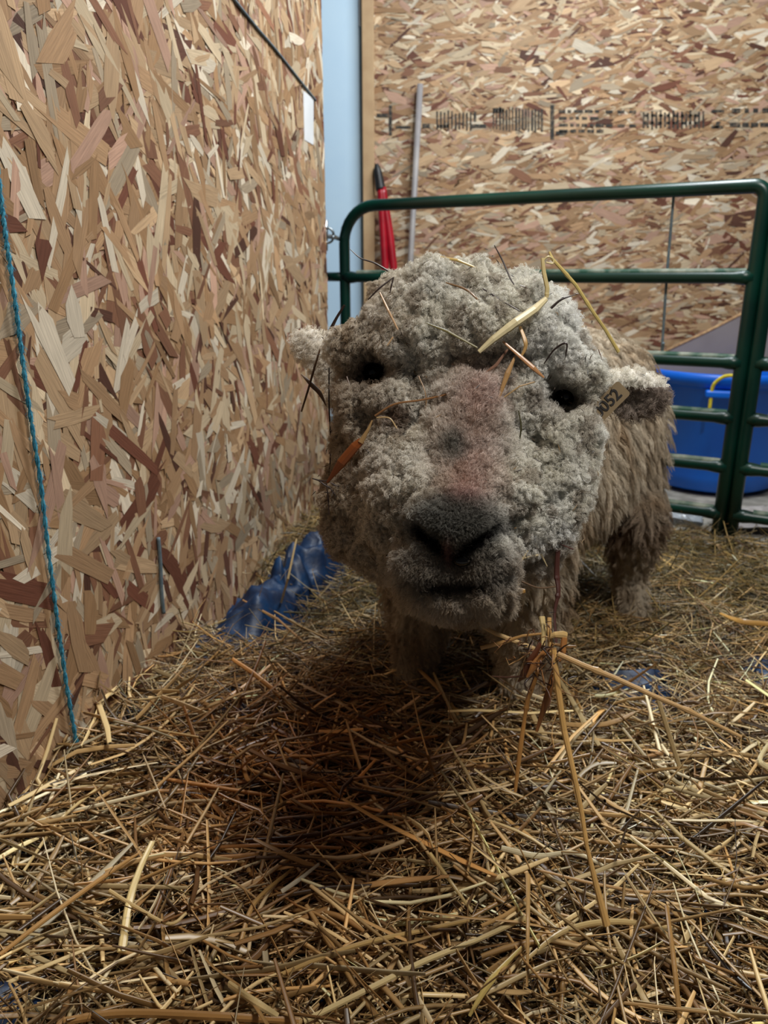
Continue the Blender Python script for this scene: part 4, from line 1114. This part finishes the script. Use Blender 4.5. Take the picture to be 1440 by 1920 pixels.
nt = 70
t0 = at(1015, 1225, .744) + rng.normal(0, 1, (nt, 3)) * np.array([.014, .006, .016])
d0 = norm(rng.normal(size=(nt, 3)) + np.array([-.2, 0, -.5])); Lt = rng.uniform(.006, .026, (nt, 1)); b0 = rng.normal(0, .003, (nt, 3))
cl = np.stack([t0, t0 + d0 * Lt * .33 + b0, t0 + d0 * Lt * .66 + b0 * 1.6, t0 + d0 * Lt], 1)
v, q, ix = tubes(cl, np.tile(np.array([.0004, .0006, .0005, .0002]), (nt, 1)) * rng.uniform(.6, 1.8, (nt, 1)), 5)
colr = np.array([BRN, DRK, TAN, srgb(150, 104, 60)])[rng.choice(4, nt, p=[.4, .2, .2, .2])]
tag(mesh('tangled_fibres', v, q, M_STRAW, fcol=colr[ix]), 'tangle of fine brown plant fibres binding the hanging straw wad', 'fibres', kind='stuff')

# conspicuous stalks lying on top of the bedding
def lie(*px):
    out = []
    for x, y, h_ in px:
        p = ground(x, y, 0.02)
        for _ in range(4):
            z = float(bed(np.array([p[0]]), np.array([p[1]]))[0]) + 0.022 + h_
            p = ground(x, y, z)
        out.append(p)
    return out
BIG = [
    (((228, 1785, .01), (243, 1690, .02), (262, 1630, .03), (286, 1578, .035)), [.0048, .0044, .0036, .0032], srgb(212, 186, 126), 'broad pale straw leaning upright in the near left bedding', .4),
    (((570, 1915, .0), (700, 1850, .01), (800, 1800, .015), (900, 1760, .015), (985, 1720, .01)), [.0030, .0034, .0034, .0030, .0034], srgb(216, 192, 138), 'long pale straw sweeping across the near foreground', .6),
    (((520, 1830, .0), (660, 1775, .01), (790, 1745, .012), (880, 1725, .01)), [.0026, .0030, .0028, .0026], srgb(190, 156, 98), 'long straw lying behind the sweeping foreground straw', .6),
    (((1005, 1630, .01), (1130, 1660, .015), (1250, 1672, .01), (1440, 1640, .01)), [.0016, .0020, .0020, .0018], srgb(186, 146, 96), 'thin reddish straw lying level at the right', .8),
    (((985, 1800, .0), (1060, 1745, .01), (1150, 1728, .01), (1260, 1740, .0)), [.0022, .0034, .0036, .0024], srgb(206, 178, 122), 'flat folded straw right of centre in the foreground', .4),
    (((1250, 1700, .04), (1262, 1790, .03), (1275, 1910, .0)), [.0032, .0032, .0028], srgb(150, 112, 62), 'upright brown straw at the lower right', .6),
    (((1262, 1655, .03), (1290, 1740, .02), (1350, 1880, .0)), [.0010, .0013, .0012], srgb(216, 200, 160), 'thin pale straw slanting down at the lower right', .8),
    (((990, 1640, .04), (990, 1720, .03), (988, 1850, .0)), [.0040, .0026, .0016], srgb(176, 138, 84), 'upright straw with split top in the centre foreground', .5),
    (((806, 1600, .03), (850, 1660, .02), (885, 1710, .0)), [.0024, .0022, .0018], srgb(204, 176, 116), 'straw slanting down in the centre of the bedding', .7),
    (((180, 1480, .02), (110, 1540, .01), (40, 1640, .0)), [.0020, .0022, .0018], srgb(200, 172, 116), 'straw leaning against the foot of the left wall', .7),
    (((450, 1770, .01), (480, 1690, .02), (560, 1620, .01)), [.0026, .0030, .0022], srgb(170, 132, 78), 'bent straw in the left foreground', .6),
    (((528, 1672, .015), (560, 1650, .02), (598, 1620, .02)), [.0030, .0028, .0020], srgb(228, 216, 188), 'short shiny whitish straw left of centre', .35),
    (((205, 1670, .02), (250, 1698, .02), (316, 1732, .01), (350, 1712, .01)), [.0026, .0026, .0022, .0018], srgb(206, 176, 120), 'kinked pale straw below the broad upright straw', .7),
    (((640, 1590, .01), (500, 1585, .015), (380, 1590, .01)), [.0020, .0026, .0022], srgb(168, 112, 58), 'orange straw lying level left of centre', .6),
    (((0, 1790, .0), (90, 1720, .02), (200, 1640, .02), (260, 1600, .02)), [.0024, .0030, .0030, .0016], srgb(176, 132, 76), 'long brown straw slanting up in the left corner', .5),
    (((120, 1915, .0), (230, 1900, .01), (400, 1905, .012), (560, 1915, .0)), [.0040, .0046, .0044, .0034], srgb(170, 126, 72), 'thick brown straw along the bottom left', .6),
    (((880, 1905, .0), (920, 1840, .025), (978, 1775, .03)), [.0018, .0044, .0012], srgb(214, 188, 112), 'pointed yellow leaf blade in the near centre', .3),
    (((430, 1845, .01), (480, 1880, .01), (520, 1905, .0)), [.0036, .0042, .0030], srgb(212, 186, 132), 'thick pale straw piece near the lower left', .6),
    (((940, 1590, .02), (1010, 1605, .02), (1080, 1600, .015), (1160, 1640, .01)), [.0034, .0038, .0026, .0018], srgb(220, 206, 168), 'pale flat straw crossing behind the long golden stalk', .4),
    (((1440, 1170, .03), (1390, 1165, .03), (1350, 1150, .02)), [.0052, .0060, .0030], srgb(180, 136, 70), 'golden husk leaves at the right edge of the pen', .3),
    (((1070, 1378, .01), (980, 1370, .015), (880, 1360, .01)), [.0020, .0020, .0016], srgb(196, 168, 116), 'level straw behind the hanging stalks', .7),
    (((1440, 1440, .02), (1425, 1425, .03), (1440, 1395, .035)), [.0040, .0050, .0030], srgb(226, 208, 160), 'bright straw tip at the right edge', .35),
]
for pts, r, col, lab, fl_ in BIG:
    stalk('straw_stalk', lie(*pts), r, col, lab, flat=fl_, smooth=True)
stalk('straw_stalk', [ground(527, 1130, .05) , ground(540, 1085, .12), ground(556, 1010, .20)], [.0026, .0026, .0020], srgb(196, 172, 126), 'pale straw propped upright against the crumpled blue tarp', flat=.6)
stalk('straw_stalk', [ground(455, 1125, .08), ground(520, 1160, .06), ground(570, 1205, .03)], [.0018, .0024, .0024], srgb(170, 128, 84), 'brown straw slanting across the foot of the blue tarp', flat=.6)
